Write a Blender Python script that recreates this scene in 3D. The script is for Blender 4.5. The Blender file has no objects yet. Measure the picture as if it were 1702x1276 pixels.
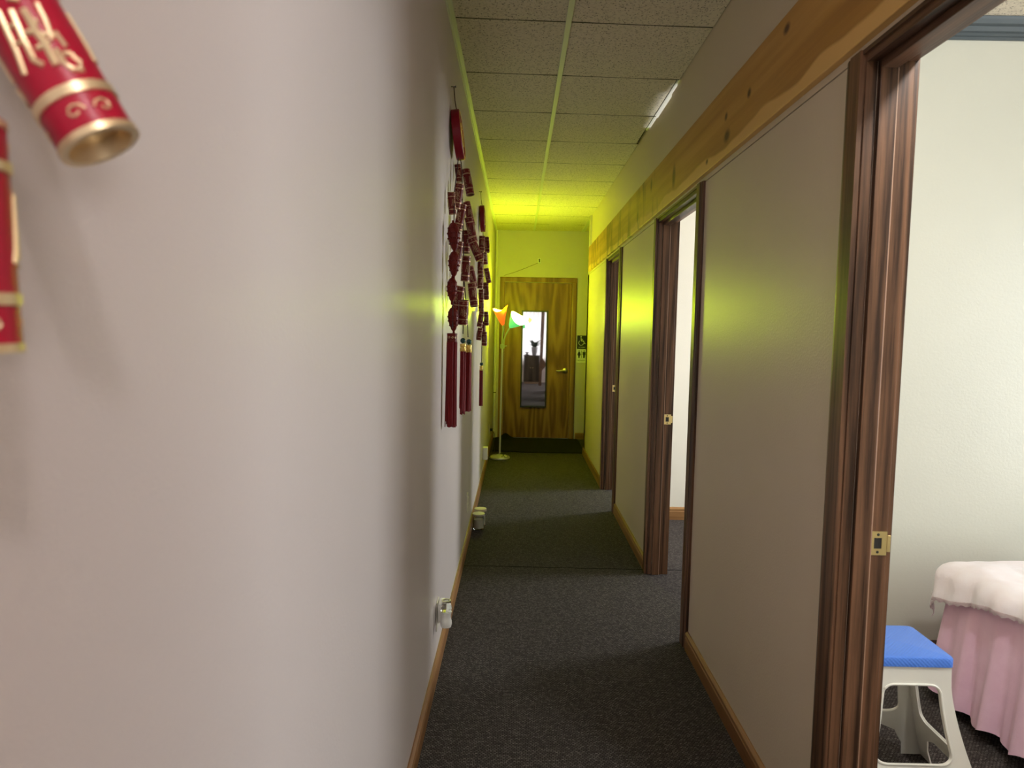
import bpy, bmesh, math, random
from mathutils import Vector, Matrix
random.seed(4)
S = bpy.context.scene
COL = S.collection
PI = math.pi

# ------------------------------------------------------------------ camera
H = 1.3817
cam_d = bpy.data.cameras.new('camera')
cam = bpy.data.objects.new('camera', cam_d)
COL.objects.link(cam)
rv = Vector((0.99978128, 0.00794838, 0.01934454))
uv = Vector((-0.01988403, 0.07458854, 0.99701614))
fv = Vector((-0.00648178, 0.99718272, -0.07473027))
M = Matrix((rv, uv, -fv)).transposed().to_4x4()
M.translation = Vector((0, 0, H))
cam.matrix_world = M
cam_d.sensor_fit = 'HORIZONTAL'
cam_d.sensor_width = 36
cam_d.lens = 1168.89 / 1702 * 36
cam_d.clip_start = 0.02
cam_d.dof.use_dof = True
cam_d.dof.focus_distance = 4.0
cam_d.dof.aperture_fstop = 7.0
S.camera = cam

# ------------------------------------------------------------------ view, world, daylight
S.view_settings.view_transform = 'Standard'
S.view_settings.look = 'None'
S.view_settings.exposure = 0.0
S.view_settings.gamma = 1.0
S.view_settings.use_curve_mapping = False
W = bpy.data.worlds.new('world')
S.world = W
W.use_nodes = True
W.node_tree.nodes['Background'].inputs[0].default_value = (0.75, 0.85, 1.0, 1)
W.node_tree.nodes['Background'].inputs[1].default_value = 2.0


def area(name, loc, direction, sx, sy, power, color, spread=180):
    d = bpy.data.lights.new(name, 'AREA')
    d.shape = 'RECTANGLE'
    d.size, d.size_y = sx, sy
    d.energy = power
    d.color = color
    d.spread = math.radians(spread)
    o = bpy.data.objects.new(name, d)
    o.location = loc
    o.rotation_euler = Vector(direction).to_track_quat('-Z', 'Y').to_euler()
    COL.objects.link(o)
    return o


# daylight standing just outside the windows of the treatment rooms and of the lobby, plus an added lobby fill
area('daylight_room_near', (3.72, 1.30, 1.28), (-1, 0, -0.06), 1.3, 1.8, 57, (0.95, 1.0, 0.99))
area('daylight_room_middle', (3.72, 4.38, 1.55), (-1, 0, -0.12), 1.0, 1.3, 112, (0.95, 0.98, 1.0))
area('daylight_room_far', (3.72, 6.68, 1.55), (-1, 0, -0.12), 1.0, 1.3, 125, (0.95, 0.98, 1.0))
area('daylight_lobby', (0.75, -5.0, 1.55), (0, 1, -0.05), 2.0, 1.6, 22, (1.0, 0.96, 0.95))
area('fill_lobby_wide', (3.1, -5.0, 1.55), (-0.12, 1, -0.03), 2.0, 1.6, 165, (1.0, 0.955, 0.95))  # added fill behind an unseen second window, brightening the near left wall

# ------------------------------------------------------------------ material helpers


def nt(name):
    m = bpy.data.materials.new(name)
    m.use_nodes = True
    t = m.node_tree
    return m, t, t.nodes['Principled BSDF']


def N(t, typ, **kw):
    n = t.nodes.new(typ)
    for k, v in kw.items():
        if k.startswith('i_'):
            key = k[2:]
            n.inputs[int(key) if key.isdigit() else key].default_value = v
        else:
            setattr(n, k, v)
    return n


def ramp(t, fac, stops):
    r = N(t, 'ShaderNodeValToRGB')
    while len(r.color_ramp.elements) < len(stops):
        r.color_ramp.elements.new(0.5)
    for e, (p, c) in zip(r.color_ramp.elements, stops):
        e.position = p
        e.color = (*c, 1)
    t.links.new(fac, r.inputs[0])
    return r.outputs[0]


def coords(t, scale=(1, 1, 1), rot=(0, 0, 0)):
    tc = N(t, 'ShaderNodeTexCoord')
    mp = N(t, 'ShaderNodeMapping')
    mp.inputs['Scale'].default_value = scale
    mp.inputs['Rotation'].default_value = rot
    t.links.new(tc.outputs['Object'], mp.inputs[0])
    return mp.outputs[0]


def bump(t, bs, h, strength, dist=0.002):
    b = N(t, 'ShaderNodeBump')
    b.inputs['Strength'].default_value = strength
    b.inputs['Distance'].default_value = dist
    t.links.new(h, b.inputs['Height'])
    t.links.new(b.outputs[0], bs.inputs['Normal'])


def plain(name, c, rough=0.5, metal=0.0, spec=0.5, alpha=None, emit=None, es=0, trans=0):
    m, t, b = nt(name)
    b.inputs['Base Color'].default_value = (*c, 1)
    b.inputs['Roughness'].default_value = rough
    b.inputs['Metallic'].default_value = metal
    b.inputs['Specular IOR Level'].default_value = spec
    if emit:
        b.inputs['Emission Color'].default_value = (*emit, 1)
        b.inputs['Emission Strength'].default_value = es
    if trans:
        b.inputs['Transmission Weight'].default_value = trans
    n = N(t, 'ShaderNodeTexNoise', i_Scale=60.0)
    r = N(t, 'ShaderNodeMapRange')
    r.inputs[3].default_value = max(0, rough - 0.05)
    r.inputs[4].default_value = min(1, rough + 0.05)
    t.links.new(n.outputs[0], r.inputs[0])
    t.links.new(r.outputs[0], b.inputs['Roughness'])
    return m


def paint(name, c, rough=0.34, bs=0.25, spec=0.5, scale=170):
    m, t, b = nt(name)
    v = coords(t)
    n2 = N(t, 'ShaderNodeTexNoise', i_Scale=1.1, i_Detail=3.0)
    t.links.new(v, n2.inputs[0])
    d = tuple(x * 0.93 for x in c)
    t.links.new(ramp(t, n2.outputs[0], [(0.3, d), (0.7, c)]), b.inputs['Base Color'])
    b.inputs['Roughness'].default_value = rough
    b.inputs['Specular IOR Level'].default_value = spec
    n = N(t, 'ShaderNodeTexNoise', i_Scale=float(scale), i_Detail=2.0)
    t.links.new(v, n.inputs[0])
    bump(t, b, n.outputs[0], bs, 0.0012)
    return m


def wood(name, dark, light, axis='z', scale=18, rough=0.42, stretch=0.06, rings=3.0, spec=0.3, freq=26.0, amp=0.22, lo=0.2, hi=0.75):
    m, t, b = nt(name)
    sc = [1, 1, 1]
    sc['xyz'.index(axis)] = stretch
    v = coords(t, tuple(sc))
    n = N(t, 'ShaderNodeTexNoise', i_Scale=float(scale), i_Detail=6.0, i_Roughness=0.65)
    t.links.new(v, n.inputs[0])
    n2 = N(t, 'ShaderNodeTexNoise', i_Scale=rings, i_Detail=2.0)
    t.links.new(v, n2.inputs[0])
    w = N(t, 'ShaderNodeMath', operation='MULTIPLY')
    w.inputs[1].default_value = freq
    t.links.new(n2.outputs[0], w.inputs[0])
    s = N(t, 'ShaderNodeMath', operation='SINE')
    t.links.new(w.outputs[0], s.inputs[0])
    a = N(t, 'ShaderNodeMath', operation='MULTIPLY_ADD')
    a.inputs[1].default_value = amp
    t.links.new(s.outputs[0], a.inputs[0])
    t.links.new(n.outputs[0], a.inputs[2])
    t.links.new(ramp(t, a.outputs[0], [(lo, dark), (hi, light)]), b.inputs['Base Color'])
    b.inputs['Roughness'].default_value = rough
    b.inputs['Specular IOR Level'].default_value = spec
    n3 = N(t, 'ShaderNodeTexNoise', i_Scale=scale * 5.0, i_Detail=3.0)
    t.links.new(v, n3.inputs[0])
    bump(t, b, n3.outputs[0], 0.25, 0.001)
    return m


def fabric(name, c, c2, scale=500, rough=0.9, bs=0.3, sheen=0.2):
    m, t, b = nt(name)
    v = coords(t)
    n = N(t, 'ShaderNodeTexNoise', i_Scale=14.0, i_Detail=6.0)
    t.links.new(v, n.inputs[0])
    t.links.new(ramp(t, n.outputs[0], [(0.35, c2), (0.65, c)]), b.inputs['Base Color'])
    b.inputs['Roughness'].default_value = rough
    b.inputs['Sheen Weight'].default_value = sheen
    b.inputs['Specular IOR Level'].default_value = 0.2
    n2 = N(t, 'ShaderNodeTexNoise', i_Scale=float(scale))
    t.links.new(v, n2.inputs[0])
    n3 = N(t, 'ShaderNodeTexNoise', i_Scale=30.0, i_Detail=4.0)
    t.links.new(v, n3.inputs[0])
    a = N(t, 'ShaderNodeMath', operation='MULTIPLY_ADD')
    a.inputs[1].default_value = 0.25
    t.links.new(n2.outputs[0], a.inputs[0])
    t.links.new(n3.outputs[0], a.inputs[2])
    bump(t, b, a.outputs[0], bs, 0.006)
    return m


MT = {}
MT['wall'] = paint('corridor_wall_paint', (0.67, 0.60, 0.575), 0.40, 0.4, spec=0.45)
MT['wall_r'] = paint('right_wall_dim_paint', (0.66, 0.545, 0.41), 0.42, 0.5, spec=0.42)  # yellowed against the left wall; the colour carries this side's dimmer light
MT['wall_end'] = paint('end_wall_paint', (0.62, 0.56, 0.5), 0.45, 0.2)
MT['cream'] = paint('cream_room_paint', (0.65, 0.65, 0.57), 0.36, 0.5, scale=110)
MT['white_room'] = paint('white_room_paint', (0.84, 0.83, 0.76), 0.4, 0.3)
MT['oak'] = wood('brown_oak', (0.035, 0.016, 0.008), (0.185, 0.092, 0.048), 'z', 85, 0.4, 0.03, 5.0, freq=75.0, amp=0.13, lo=0.3, hi=0.68)
MT['oak_y'] = wood('brown_oak_head', (0.035, 0.016, 0.008), (0.185, 0.095, 0.052), 'y', 85, 0.4, 0.03, 5.0, freq=75.0, amp=0.13, lo=0.3, hi=0.68)
MT['pale_strip'] = plain('pale_stop_line', (0.42, 0.26, 0.17), 0.5)
MT['base'] = wood('golden_oak_baseboard', (0.14, 0.06, 0.02), (0.33, 0.17, 0.065), 'y', 40, 0.4, 0.03, 4.0)
MT['base_x'] = wood('golden_oak_baseboard_cross', (0.18, 0.085, 0.03), (0.40, 0.22, 0.09), 'x', 40, 0.4, 0.03, 4.0)
MT['door'] = wood('honey_oak_door', (0.17, 0.075, 0.012), (0.34, 0.175, 0.04), 'z', 40, 0.4, 0.09, 2.6, freq=95.0, amp=0.30, lo=0.2, hi=0.8)
MT['door_frame'] = wood('honey_oak_frame', (0.17, 0.08, 0.02), (0.34, 0.18, 0.06), 'z', 26, 0.42, 0.05, 5.0)
MT['brass'] = plain('brass', (0.78, 0.60, 0.28), 0.3, 1.0)
MT['nickel'] = plain('brushed_nickel', (0.7, 0.66, 0.58), 0.28, 1.0)
MT['dark'] = plain('dark_metal', (0.02, 0.018, 0.016), 0.5)
MT['black'] = plain('black_plastic', (0.012, 0.012, 0.012), 0.45)
MT['cream_plastic'] = plain('cream_plastic', (0.72, 0.68, 0.58), 0.4)
MT['white_plastic'] = plain('white_plastic', (0.88, 0.875, 0.81), 0.33)
MT['white_gloss'] = plain('white_gloss', (0.85, 0.85, 0.82), 0.25)
MT['pale_metal'] = plain('pale_enamel_grid', (0.72, 0.72, 0.62), 0.35)
MT['red'] = plain('lit_red_lacquer', (0.37, 0.005, 0.028), 0.35, spec=0.35)  # lit copy of the firecracker red, for the nearest garland
MT['dim_red'] = plain('dim_red_lacquer', (0.13, 0.011, 0.006), 0.42, spec=0.2)  # same red darkened; the dim light on the far garlands is in the colour
MT['dim_gold'] = plain('dim_gold_relief', (0.36, 0.22, 0.115), 0.42, 0.6)  # gold relief darkened likewise for the dimly lit far garlands
MT['plaque_red'] = plain('plaque_red', (0.22, 0.003, 0.012), 0.45, spec=0.3)
MT['gold'] = plain('gold_relief', (0.78, 0.62, 0.38), 0.38, 0.7)
MT['yellow_gold'] = plain('bright_gold', (0.72, 0.52, 0.12), 0.35, 0.5)
MT['strand'] = plain('red_silk_strands', (0.20, 0.011, 0.013), 0.6, spec=0.2)
MT['bead'] = plain('green_bead', (0.006, 0.05, 0.045), 0.25)
MT['cord'] = plain('dark_cord', (0.05, 0.018, 0.014), 0.8)
MT['pink'] = fabric('pink_cotton', (0.92, 0.63, 0.80), (0.87, 0.57, 0.74), 420)
MT['cloth'] = fabric('white_pink_cloth', (0.94, 0.89, 0.94), (0.91, 0.83, 0.87), 420, bs=0.5)
MT['lace'] = fabric('lace_hem', (0.92, 0.82, 0.85), (0.82, 0.68, 0.71), 300, bs=1.0)
MT['crown'] = plain('blue_grey_paint', (0.07, 0.088, 0.10), 0.4)
MT['glass'] = plain('clear_glass', (0.93, 0.96, 0.93), 0.05, trans=1.0)
MT['wax'] = plain('cream_wax', (0.74, 0.70, 0.58), 0.5)
MT['lidwood'] = plain('pale_lid', (0.62, 0.52, 0.36), 0.5)
MT['mat'] = plain('black_mat', (0.012, 0.012, 0.011), 0.9, spec=0.1)
MT['green_stem'] = plain('pale_green_stem', (0.45, 0.55, 0.22), 0.4)
MT['silver'] = plain('pale_lamp_metal', (0.62, 0.62, 0.55), 0.3, 0.6)
MT['signwhite'] = plain('sign_white', (0.80, 0.80, 0.74), 0.5)
MT['signblack'] = plain('sign_black', (0.012, 0.014, 0.012), 0.4)
MT['drape'] = fabric('brown_drape', (0.16, 0.095, 0.05), (0.11, 0.06, 0.035), 300)
MT['leaf'] = plain('leaf_green', (0.05, 0.10, 0.03), 0.5)
MT['darkwood'] = wood('dark_cabinet_wood', (0.02, 0.014, 0.01), (0.07, 0.05, 0.035), 'z', 12, 0.35)
MT['vase'] = plain('grey_vase', (0.25, 0.25, 0.27), 0.4)


def mat_blue():
    m, t, b = nt('blue_plastic_top')
    b.inputs['Base Color'].default_value = (0.075, 0.22, 0.78, 1)
    b.inputs['Roughness'].default_value = 0.38
    v = coords(t)
    w1 = N(t, 'ShaderNodeTexWave', i_Scale=55.0)
    w1.bands_direction = 'DIAGONAL'
    t.links.new(v, w1.inputs[0])
    v2 = coords(t, (-1, 1, 1))
    w2 = N(t, 'ShaderNodeTexWave', i_Scale=55.0)
    w2.bands_direction = 'DIAGONAL'
    t.links.new(v2, w2.inputs[0])
    a = N(t, 'ShaderNodeMath', operation='ADD')
    t.links.new(w1.outputs['Fac'], a.inputs[0])
    t.links.new(w2.outputs['Fac'], a.inputs[1])
    bump(t, b, a.outputs[0], 0.25, 0.002)
    return m


MT['blue'] = mat_blue()


def mat_carpet():
    m, t, b = nt('charcoal_loop_carpet')
    v = coords(t)
    n = N(t, 'ShaderNodeTexNoise', i_Scale=190.0, i_Detail=3.0)
    t.links.new(v, n.inputs[0])
    br = N(t, 'ShaderNodeTexBrick', i_Scale=1.0)
    br.inputs['Color1'].default_value = (0.75, 0.75, 0.75, 1)
    br.inputs['Color2'].default_value = (0.45, 0.45, 0.45, 1)
    br.inputs['Mortar'].default_value = (0.0, 0.0, 0.0, 1)
    br.inputs['Mortar Size'].default_value = 0.0012
    br.inputs['Brick Width'].default_value = 0.012
    br.inputs['Row Height'].default_value = 0.0075
    t.links.new(v, br.inputs['Vector'])
    mx = N(t, 'ShaderNodeMath', operation='MULTIPLY')
    t.links.new(n.outputs[0], mx.inputs[0])
    t.links.new(br.outputs['Color'], mx.inputs[1])
    col = ramp(t, mx.outputs[0], [(0.05, (0.019, 0.0155, 0.0155)), (0.28, (0.078, 0.068, 0.064)), (0.5, (0.23, 0.205, 0.19))])
    # the seam where two carpet pieces meet, across the corridor beside the second doorway
    tc = N(t, 'ShaderNodeSeparateXYZ')
    t.links.new(v, tc.inputs[0])
    wv = N(t, 'ShaderNodeTexNoise', i_Scale=9.0)
    t.links.new(v, wv.inputs[0])
    ad = N(t, 'ShaderNodeMath', operation='MULTIPLY_ADD')
    ad.inputs[1].default_value = 0.02
    t.links.new(wv.outputs[0], ad.inputs[0])
    t.links.new(tc.outputs[1], ad.inputs[2])
    cmpn = N(t, 'ShaderNodeMath', operation='COMPARE')
    cmpn.inputs[1].default_value = 4.06
    cmpn.inputs[2].default_value = 0.006
    t.links.new(ad.outputs[0], cmpn.inputs[0])
    mm = N(t, 'ShaderNodeMixRGB')
    mm.inputs[2].default_value = (0.01, 0.01, 0.01, 1)
    t.links.new(cmpn.outputs[0], mm.inputs[0])
    t.links.new(col, mm.inputs[1])
    t.links.new(mm.outputs[0], b.inputs['Base Color'])
    b.inputs['Roughness'].default_value = 0.95
    b.inputs['Specular IOR Level'].default_value = 0.1
    bump(t, b, mx.outputs[0], 0.9, 0.004)
    return m


MT['carpet'] = mat_carpet()


def mat_tile():
    m, t, b = nt('acoustic_tile')
    v = coords(t)
    n = N(t, 'ShaderNodeTexNoise', i_Scale=70.0, i_Detail=4.0, i_Roughness=0.75)
    t.links.new(v, n.inputs[0])
    n2 = N(t, 'ShaderNodeTexVoronoi', i_Scale=75.0)
    t.links.new(v, n2.inputs[0])
    a = N(t, 'ShaderNodeMath', operation='MULTIPLY')
    t.links.new(n.outputs[0], a.inputs[0])
    sm = N(t, 'ShaderNodeMapRange')
    sm.inputs[1].default_value = 0.06
    sm.inputs[2].default_value = 0.30
    t.links.new(n2.outputs['Distance'], sm.inputs[0])
    t.links.new(sm.outputs[0], a.inputs[1])
    col = ramp(t, a.outputs[0], [(0.05, (0.10, 0.075, 0.045)), (0.33, (0.55, 0.48, 0.385)), (0.5, (0.80, 0.72, 0.59))])
    t.links.new(col, b.inputs['Base Color'])
    b.inputs['Roughness'].default_value = 0.9
    b.inputs['Specular IOR Level'].default_value = 0.2
    bump(t, b, a.outputs[0], 0.6, 0.004)
    return m


MT['tile'] = mat_tile()


def mat_pine():
    m, t, b = nt('knotty_pine')
    v = coords(t, (1, 0.035, 1))
    n = N(t, 'ShaderNodeTexNoise', i_Scale=22.0, i_Detail=5.0)
    t.links.new(v, n.inputs[0])
    col = ramp(t, n.outputs[0], [(0.25, (0.33, 0.150, 0.030)), (0.5, (0.48, 0.245, 0.055)), (0.8, (0.62, 0.34, 0.10))])
    v0 = coords(t)
    # pale sapwood along the lower edge, with a wandering border
    sp = N(t, 'ShaderNodeSeparateXYZ')
    t.links.new(v0, sp.inputs[0])
    vy = coords(t, (0, 1.3, 0))
    wn = N(t, 'ShaderNodeTexNoise', i_Scale=1.6)
    t.links.new(vy, wn.inputs[0])
    ad = N(t, 'ShaderNodeMath', operation='MULTIPLY_ADD')
    ad.inputs[1].default_value = -0.10
    t.links.new(wn.outputs[0], ad.inputs[0])
    t.links.new(sp.outputs[2], ad.inputs[2])
    lt = N(t, 'ShaderNodeMapRange')
    lt.inputs[1].default_value = 2.045
    lt.inputs[2].default_value = 2.035
    t.links.new(ad.outputs[0], lt.inputs[0])
    mx = N(t, 'ShaderNodeMixRGB')
    mx.inputs[2].default_value = (0.72, 0.43, 0.14, 1)
    t.links.new(lt.outputs[0], mx.inputs[0])
    t.links.new(col, mx.inputs[1])
    cur = mx.outputs[0]
    # knots (Y, Z, half length, half height)
    for ky, kz, ry, rz in [(2.42, 2.19, .016, .013), (2.66, 2.115, .03, .018), (2.68, 2.19, .015, .012), (2.93, 2.085, .014, .009),
                           (2.10, 2.265, .02, .012), (3.55, 2.16, .028, .045), (4.15, 2.24, .02, .03), (4.6, 2.13, .025, .03), (1.6, 2.17, .03, .02)]:
        vm = N(t, 'ShaderNodeVectorMath', operation='SUBTRACT')
        vm.inputs[1].default_value = (0, ky, kz)
        t.links.new(v0, vm.inputs[0])
        vs = N(t, 'ShaderNodeVectorMath', operation='MULTIPLY')
        vs.inputs[1].default_value = (0, 1 / ry, 1 / rz)
        t.links.new(vm.outputs[0], vs.inputs[0])
        ln = N(t, 'ShaderNodeVectorMath', operation='LENGTH')
        t.links.new(vs.outputs[0], ln.inputs[0])
        mr = N(t, 'ShaderNodeMapRange')
        mr.inputs[1].default_value = 0.6
        mr.inputs[2].default_value = 1.6
        mr.inputs[3].default_value = 1.0
        mr.inputs[4].default_value = 0.0
        t.links.new(ln.outputs['Value'], mr.inputs[0])
        k = N(t, 'ShaderNodeMixRGB')
        k.inputs[2].default_value = (0.10, 0.032, 0.010, 1)
        t.links.new(mr.outputs[0], k.inputs[0])
        t.links.new(cur, k.inputs[1])
        cur = k.outputs[0]
    # dark stains running down the board in its far half
    vst = coords(t, (0, 1, 0.3))
    ns = N(t, 'ShaderNodeTexNoise', i_Scale=4.4, i_Detail=4.0, i_Roughness=0.6, i_Distortion=0.9)
    t.links.new(vst, ns.inputs[0])
    st = N(t, 'ShaderNodeMapRange')
    st.inputs[1].default_value = 0.53
    st.inputs[2].default_value = 0.62
    t.links.new(ns.outputs[0], st.inputs[0])
    far = N(t, 'ShaderNodeMapRange')
    far.inputs[1].default_value = 3.5
    far.inputs[2].default_value = 4.3
    t.links.new(sp.outputs[1], far.inputs[0])
    f2 = N(t, 'ShaderNodeMath', operation='MULTIPLY')
    t.links.new(st.outputs[0], f2.inputs[0])
    t.links.new(far.outputs[0], f2.inputs[1])
    f3 = N(t, 'ShaderNodeMath', operation='MULTIPLY')
    f3.inputs[1].default_value = 0.75
    t.links.new(f2.outputs[0], f3.inputs[0])
    k = N(t, 'ShaderNodeMixRGB')
    k.inputs[2].default_value = (0.09, 0.035, 0.012, 1)
    t.links.new(f3.outputs[0], k.inputs[0])
    t.links.new(cur, k.inputs[1])
    t.links.new(k.outputs[0], b.inputs['Base Color'])
    b.inputs['Roughness'].default_value = 0.42
    bump(t, b, n.outputs[0], 0.2, 0.001)
    return m


MT['pine'] = mat_pine()

# ------------------------------------------------------------------ mesh helpers


class MB:
    def __init__(self):
        self.bm = bmesh.new()

    def box(self, x0, x1, y0, y1, z0, z1, bev=0.0, seg=2):
        c = bmesh.ops.create_cube(self.bm, size=1)['verts']
        bmesh.ops.scale(self.bm, vec=(x1 - x0, y1 - y0, z1 - z0), verts=c)
        bmesh.ops.translate(self.bm, vec=((x0 + x1) / 2, (y0 + y1) / 2, (z0 + z1) / 2), verts=c)
        if bev:
            es = list({e for v in c for e in v.link_edges})
            bmesh.ops.bevel(self.bm, geom=es, offset=bev, segments=seg, profile=0.5, affect='EDGES')
        return self

    def tube(self, pts, r, seg=8, cap=True, radii=None):
        pts = [Vector(p) for p in pts]
        rings = []
        n = len(pts)
        ref = Vector((0.31, 0.17, 0.93))
        for i, p in enumerate(pts):
            d = (pts[min(i + 1, n - 1)] - pts[max(i - 1, 0)]).normalized()
            if abs(d.dot(ref)) > 0.97:
                ref = Vector((0.9, 0.3, 0.1))
            a = d.cross(ref).normalized()
            b = d.cross(a)
            rr = radii[i] if radii else r
            rings.append([self.bm.verts.new(p + (a * math.cos(2 * PI * k / seg) + b * math.sin(2 * PI * k / seg)) * rr) for k in range(seg)])
        for i in range(n - 1):
            for k in range(seg):
                self.bm.faces.new((rings[i][k], rings[i][(k + 1) % seg], rings[i + 1][(k + 1) % seg], rings[i + 1][k]))
        if cap:
            self.bm.faces.new(rings[0][::-1])
            self.bm.faces.new(rings[-1])
        return self

    def lathe(self, prof, seg=24, origin=(0, 0, 0), axis=None, cap=True):
        o = Vector(origin)
        rot = Vector((0, 0, 1)).rotation_difference(Vector(axis).normalized()).to_matrix() if axis else Matrix.Identity(3)
        rings = []
        for r, z in prof:
            rings.append([self.bm.verts.new(o + rot @ Vector((r * math.cos(2 * PI * k / seg), r * math.sin(2 * PI * k / seg), z))) for k in range(seg)])
        for i in range(len(prof) - 1):
            for k in range(seg):
                self.bm.faces.new((rings[i][k], rings[i][(k + 1) % seg], rings[i + 1][(k + 1) % seg], rings[i + 1][k]))
        if cap:
            self.bm.faces.new(rings[0][::-1])
            self.bm.faces.new(rings[-1])
        return self

    def sphere(self, c, r, u=14, v=10, scale=(1, 1, 1)):
        vs = bmesh.ops.create_uvsphere(self.bm, u_segments=u, v_segments=v, radius=r)['verts']
        bmesh.ops.scale(self.bm, vec=scale, verts=vs)
        bmesh.ops.translate(self.bm, vec=c, verts=vs)
        return self

    def sweep(self, prof, path_axis, a0, a1, frame):
        """prof: list of (p,q); frame(p,q,t) -> point; swept straight from a0 to a1."""
        r0 = [self.bm.verts.new(frame(p, q, a0)) for p, q in prof]
        r1 = [self.bm.verts.new(frame(p, q, a1)) for p, q in prof]
        n = len(prof)
        for i in range(n):
            self.bm.faces.new((r0[i], r0[(i + 1) % n], r1[(i + 1) % n], r1[i]))
        self.bm.faces.new(r0[::-1])
        self.bm.faces.new(r1)
        return self

    def build(self, name, mat, parent=None, smooth=False, ang=35):
        bmesh.ops.recalc_face_normals(self.bm, faces=self.bm.faces)
        me = bpy.data.meshes.new(name)
        self.bm.to_mesh(me)
        self.bm.free()
        me.materials.append(mat)
        o = bpy.data.objects.new(name, me)
        COL.objects.link(o)
        if parent:
            o.parent = parent
        if smooth:
            for p in me.polygons:
                p.use_smooth = True
            try:
                me.set_sharp_from_angle(angle=math.radians(ang))
            except Exception:
                pass
        return o


def local(o, parent):
    """meshes are built in world coordinates: keep them there under a placed Empty."""
    o.parent = parent
    o.matrix_parent_inverse = parent.matrix_basis.inverted()
    return o


def tag(o, label, cat, group=None):
    o['label'] = label
    o['category'] = cat
    if group:
        o['group'] = group
    return o


def thing(name, label, cat, loc=(0, 0, 0), group=None):
    o = bpy.data.objects.new(name, None)
    o.empty_display_size = 0.05
    o.location = loc
    COL.objects.link(o)
    return tag(o, label, cat, group)


def struct(o):
    o['kind'] = 'structure'
    return o


def part(mb, name, mat, parent, smooth=False, ang=35):
    o = mb.build(name, mat, None, smooth, ang)
    return local(o, parent)


# ------------------------------------------------------------------ the corridor shell
XL, XR, XU, HC = -0.303, 0.775, 0.795, 2.662
YE, YW = 9.07, 7.93           # end wall, far end of the right wall
ROOM = 0.875                  # room side of the right wall

b = MB()
b.box(-0.6, 5.2, -5.4, 9.6, -0.12, 0.0)
struct(b.build('floor', MT['carpet']))

b = MB()
b.box(XL - 0.12, XL, -4.9, YE + 0.12, 0, 2.95)
struct(b.build('wall_left', MT['wall']))

b = MB()
b.box(XL, 2.6, YE, YE + 0.12, 0, 2.95)
struct(b.build('wall_end', MT['wall_end']))

# right wall: lower panels between the doorways, and the upper band behind the board
b = MB()
for y0, y1 in [(-0.5, 0.80), (1.635, 3.085), (3.975, 5.40), (6.155, YW)]:
    b.box(XR, ROOM, y0, y1, 0, 2.021)
for y0, y1 in [(-0.5, YW)]:
    b.box(XU - 0.002, ROOM, y0, y1, 2.045, 2.35)
    b.box(0.7765, ROOM, y0, y1, 2.0265, 2.046)
# upper band is thin; it stops short of the ceiling for a stretch, leaving an open slot
for y0, y1, z1 in [(-0.5, 3.72, 2.95), (3.72, 3.85, 2.654), (3.85, 4.25, 2.641), (4.25, 4.5, 2.650), (4.5, YW, 2.95)]:
    b.box(XU, XU + (0.02 if z1 > 2.7 else 0.006), y0, y1, 2.35, z1)
struct(b.build('wall_right', MT['wall_r']))

b = MB()
b.box(ROOM - 0.1, 2.6, YW - 0.12, YW - 0.0005, 0, 2.95)
b.box(2.48, 2.6, YW, YE, 0, 2.95)
struct(b.build('wall_vestibule', MT['wall_end']))

# ceiling tiles with thin open joints over a dark deck; the cross joints run slightly askew
b = MB()
xt = 0.1854
for col_, (xa, xb) in enumerate([(XL + 0.002, xt - 0.004), (xt + 0.004, XU - 0.003), (XU + 0.03, XU + 0.64), (XU + 0.645, XU + 1.25)]):
    for k in range(-13, 11):
        if col_ >= 2 and k < 8:
            continue
        ya, yb = 3.0188 + 0.61 * k, 3.0188 + 0.61 * (k + 1)
        if col_ >= 2:
            if k == 8:
                ya = YW + 0.0
            if ya > YE:
                continue
        yb = min(yb, YE + 0.0)
        if yb - ya < 0.02:
            continue
        g = 0.004
        xe = xb - (0.014 if (col_ == 1 and k in (1, 2)) else 0)
        sag = 0.004 + 0.003 * random.random()
        nx, ny = 6, 4
        grid = []
        for i in range(nx + 1):
            rw = []
            for j in range(ny + 1):
                u, v = i / nx, j / ny
                x = xa + (xe - xa) * u
                sk = 0.0519 * (x - xt) if (yb < YE - 0.01 and col_ < 2) else 0
                y = ya + g + (yb - ya - 2 * g) * v + sk
                y = min(y, YE)
                z = HC + 0.002 - sag * math.sin(PI * u) * (0.3 + 0.7 * math.sin(PI * v))
                rw.append(b.bm.verts.new((x, y, z)))
            grid.append(rw)
        for i in range(nx):
            for j in range(ny):
                b.bm.faces.new((grid[i][j], grid[i][j + 1], grid[i + 1][j + 1], grid[i + 1][j]))
        rim = [grid[i][0] for i in range(nx + 1)] + [grid[nx][j] for j in range(1, ny + 1)] + \
              [grid[i][ny] for i in range(nx - 1, -1, -1)] + [grid[0][j] for j in range(ny - 1, 0, -1)]
        top = [b.bm.verts.new((v.co.x, v.co.y, HC + 0.018)) for v in rim]
        for i in range(len(rim)):
            j = (i + 1) % len(rim)
            b.bm.faces.new((rim[i], rim[j], top[j], top[i]))
struct(b.build('ceiling', MT['tile'], smooth=True, ang=40))

b = MB()
b.box(XL - 0.1, XU, -5.4, YE, HC + 0.02, HC + 0.12)
b.box(XU, 5.2, -5.4, YE + 0.1, HC + 0.3, HC + 0.35)
struct(b.build('ceiling_deck', plain('dark_plenum', (0.05, 0.045, 0.04), 0.9)))

# ceilings of the rooms and the lobby
b = MB()
b.box(XU + 0.02, 5.0, -0.45, YW, HC + 0.0, HC + 0.02)
struct(b.build('ceiling_rooms', MT['tile']))
b = MB()
b.box(XU, 5.0, -5.4, -0.46, HC + 0.0, HC + 0.02)
struct(b.build('ceiling_lobby', MT['tile']))

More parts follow.
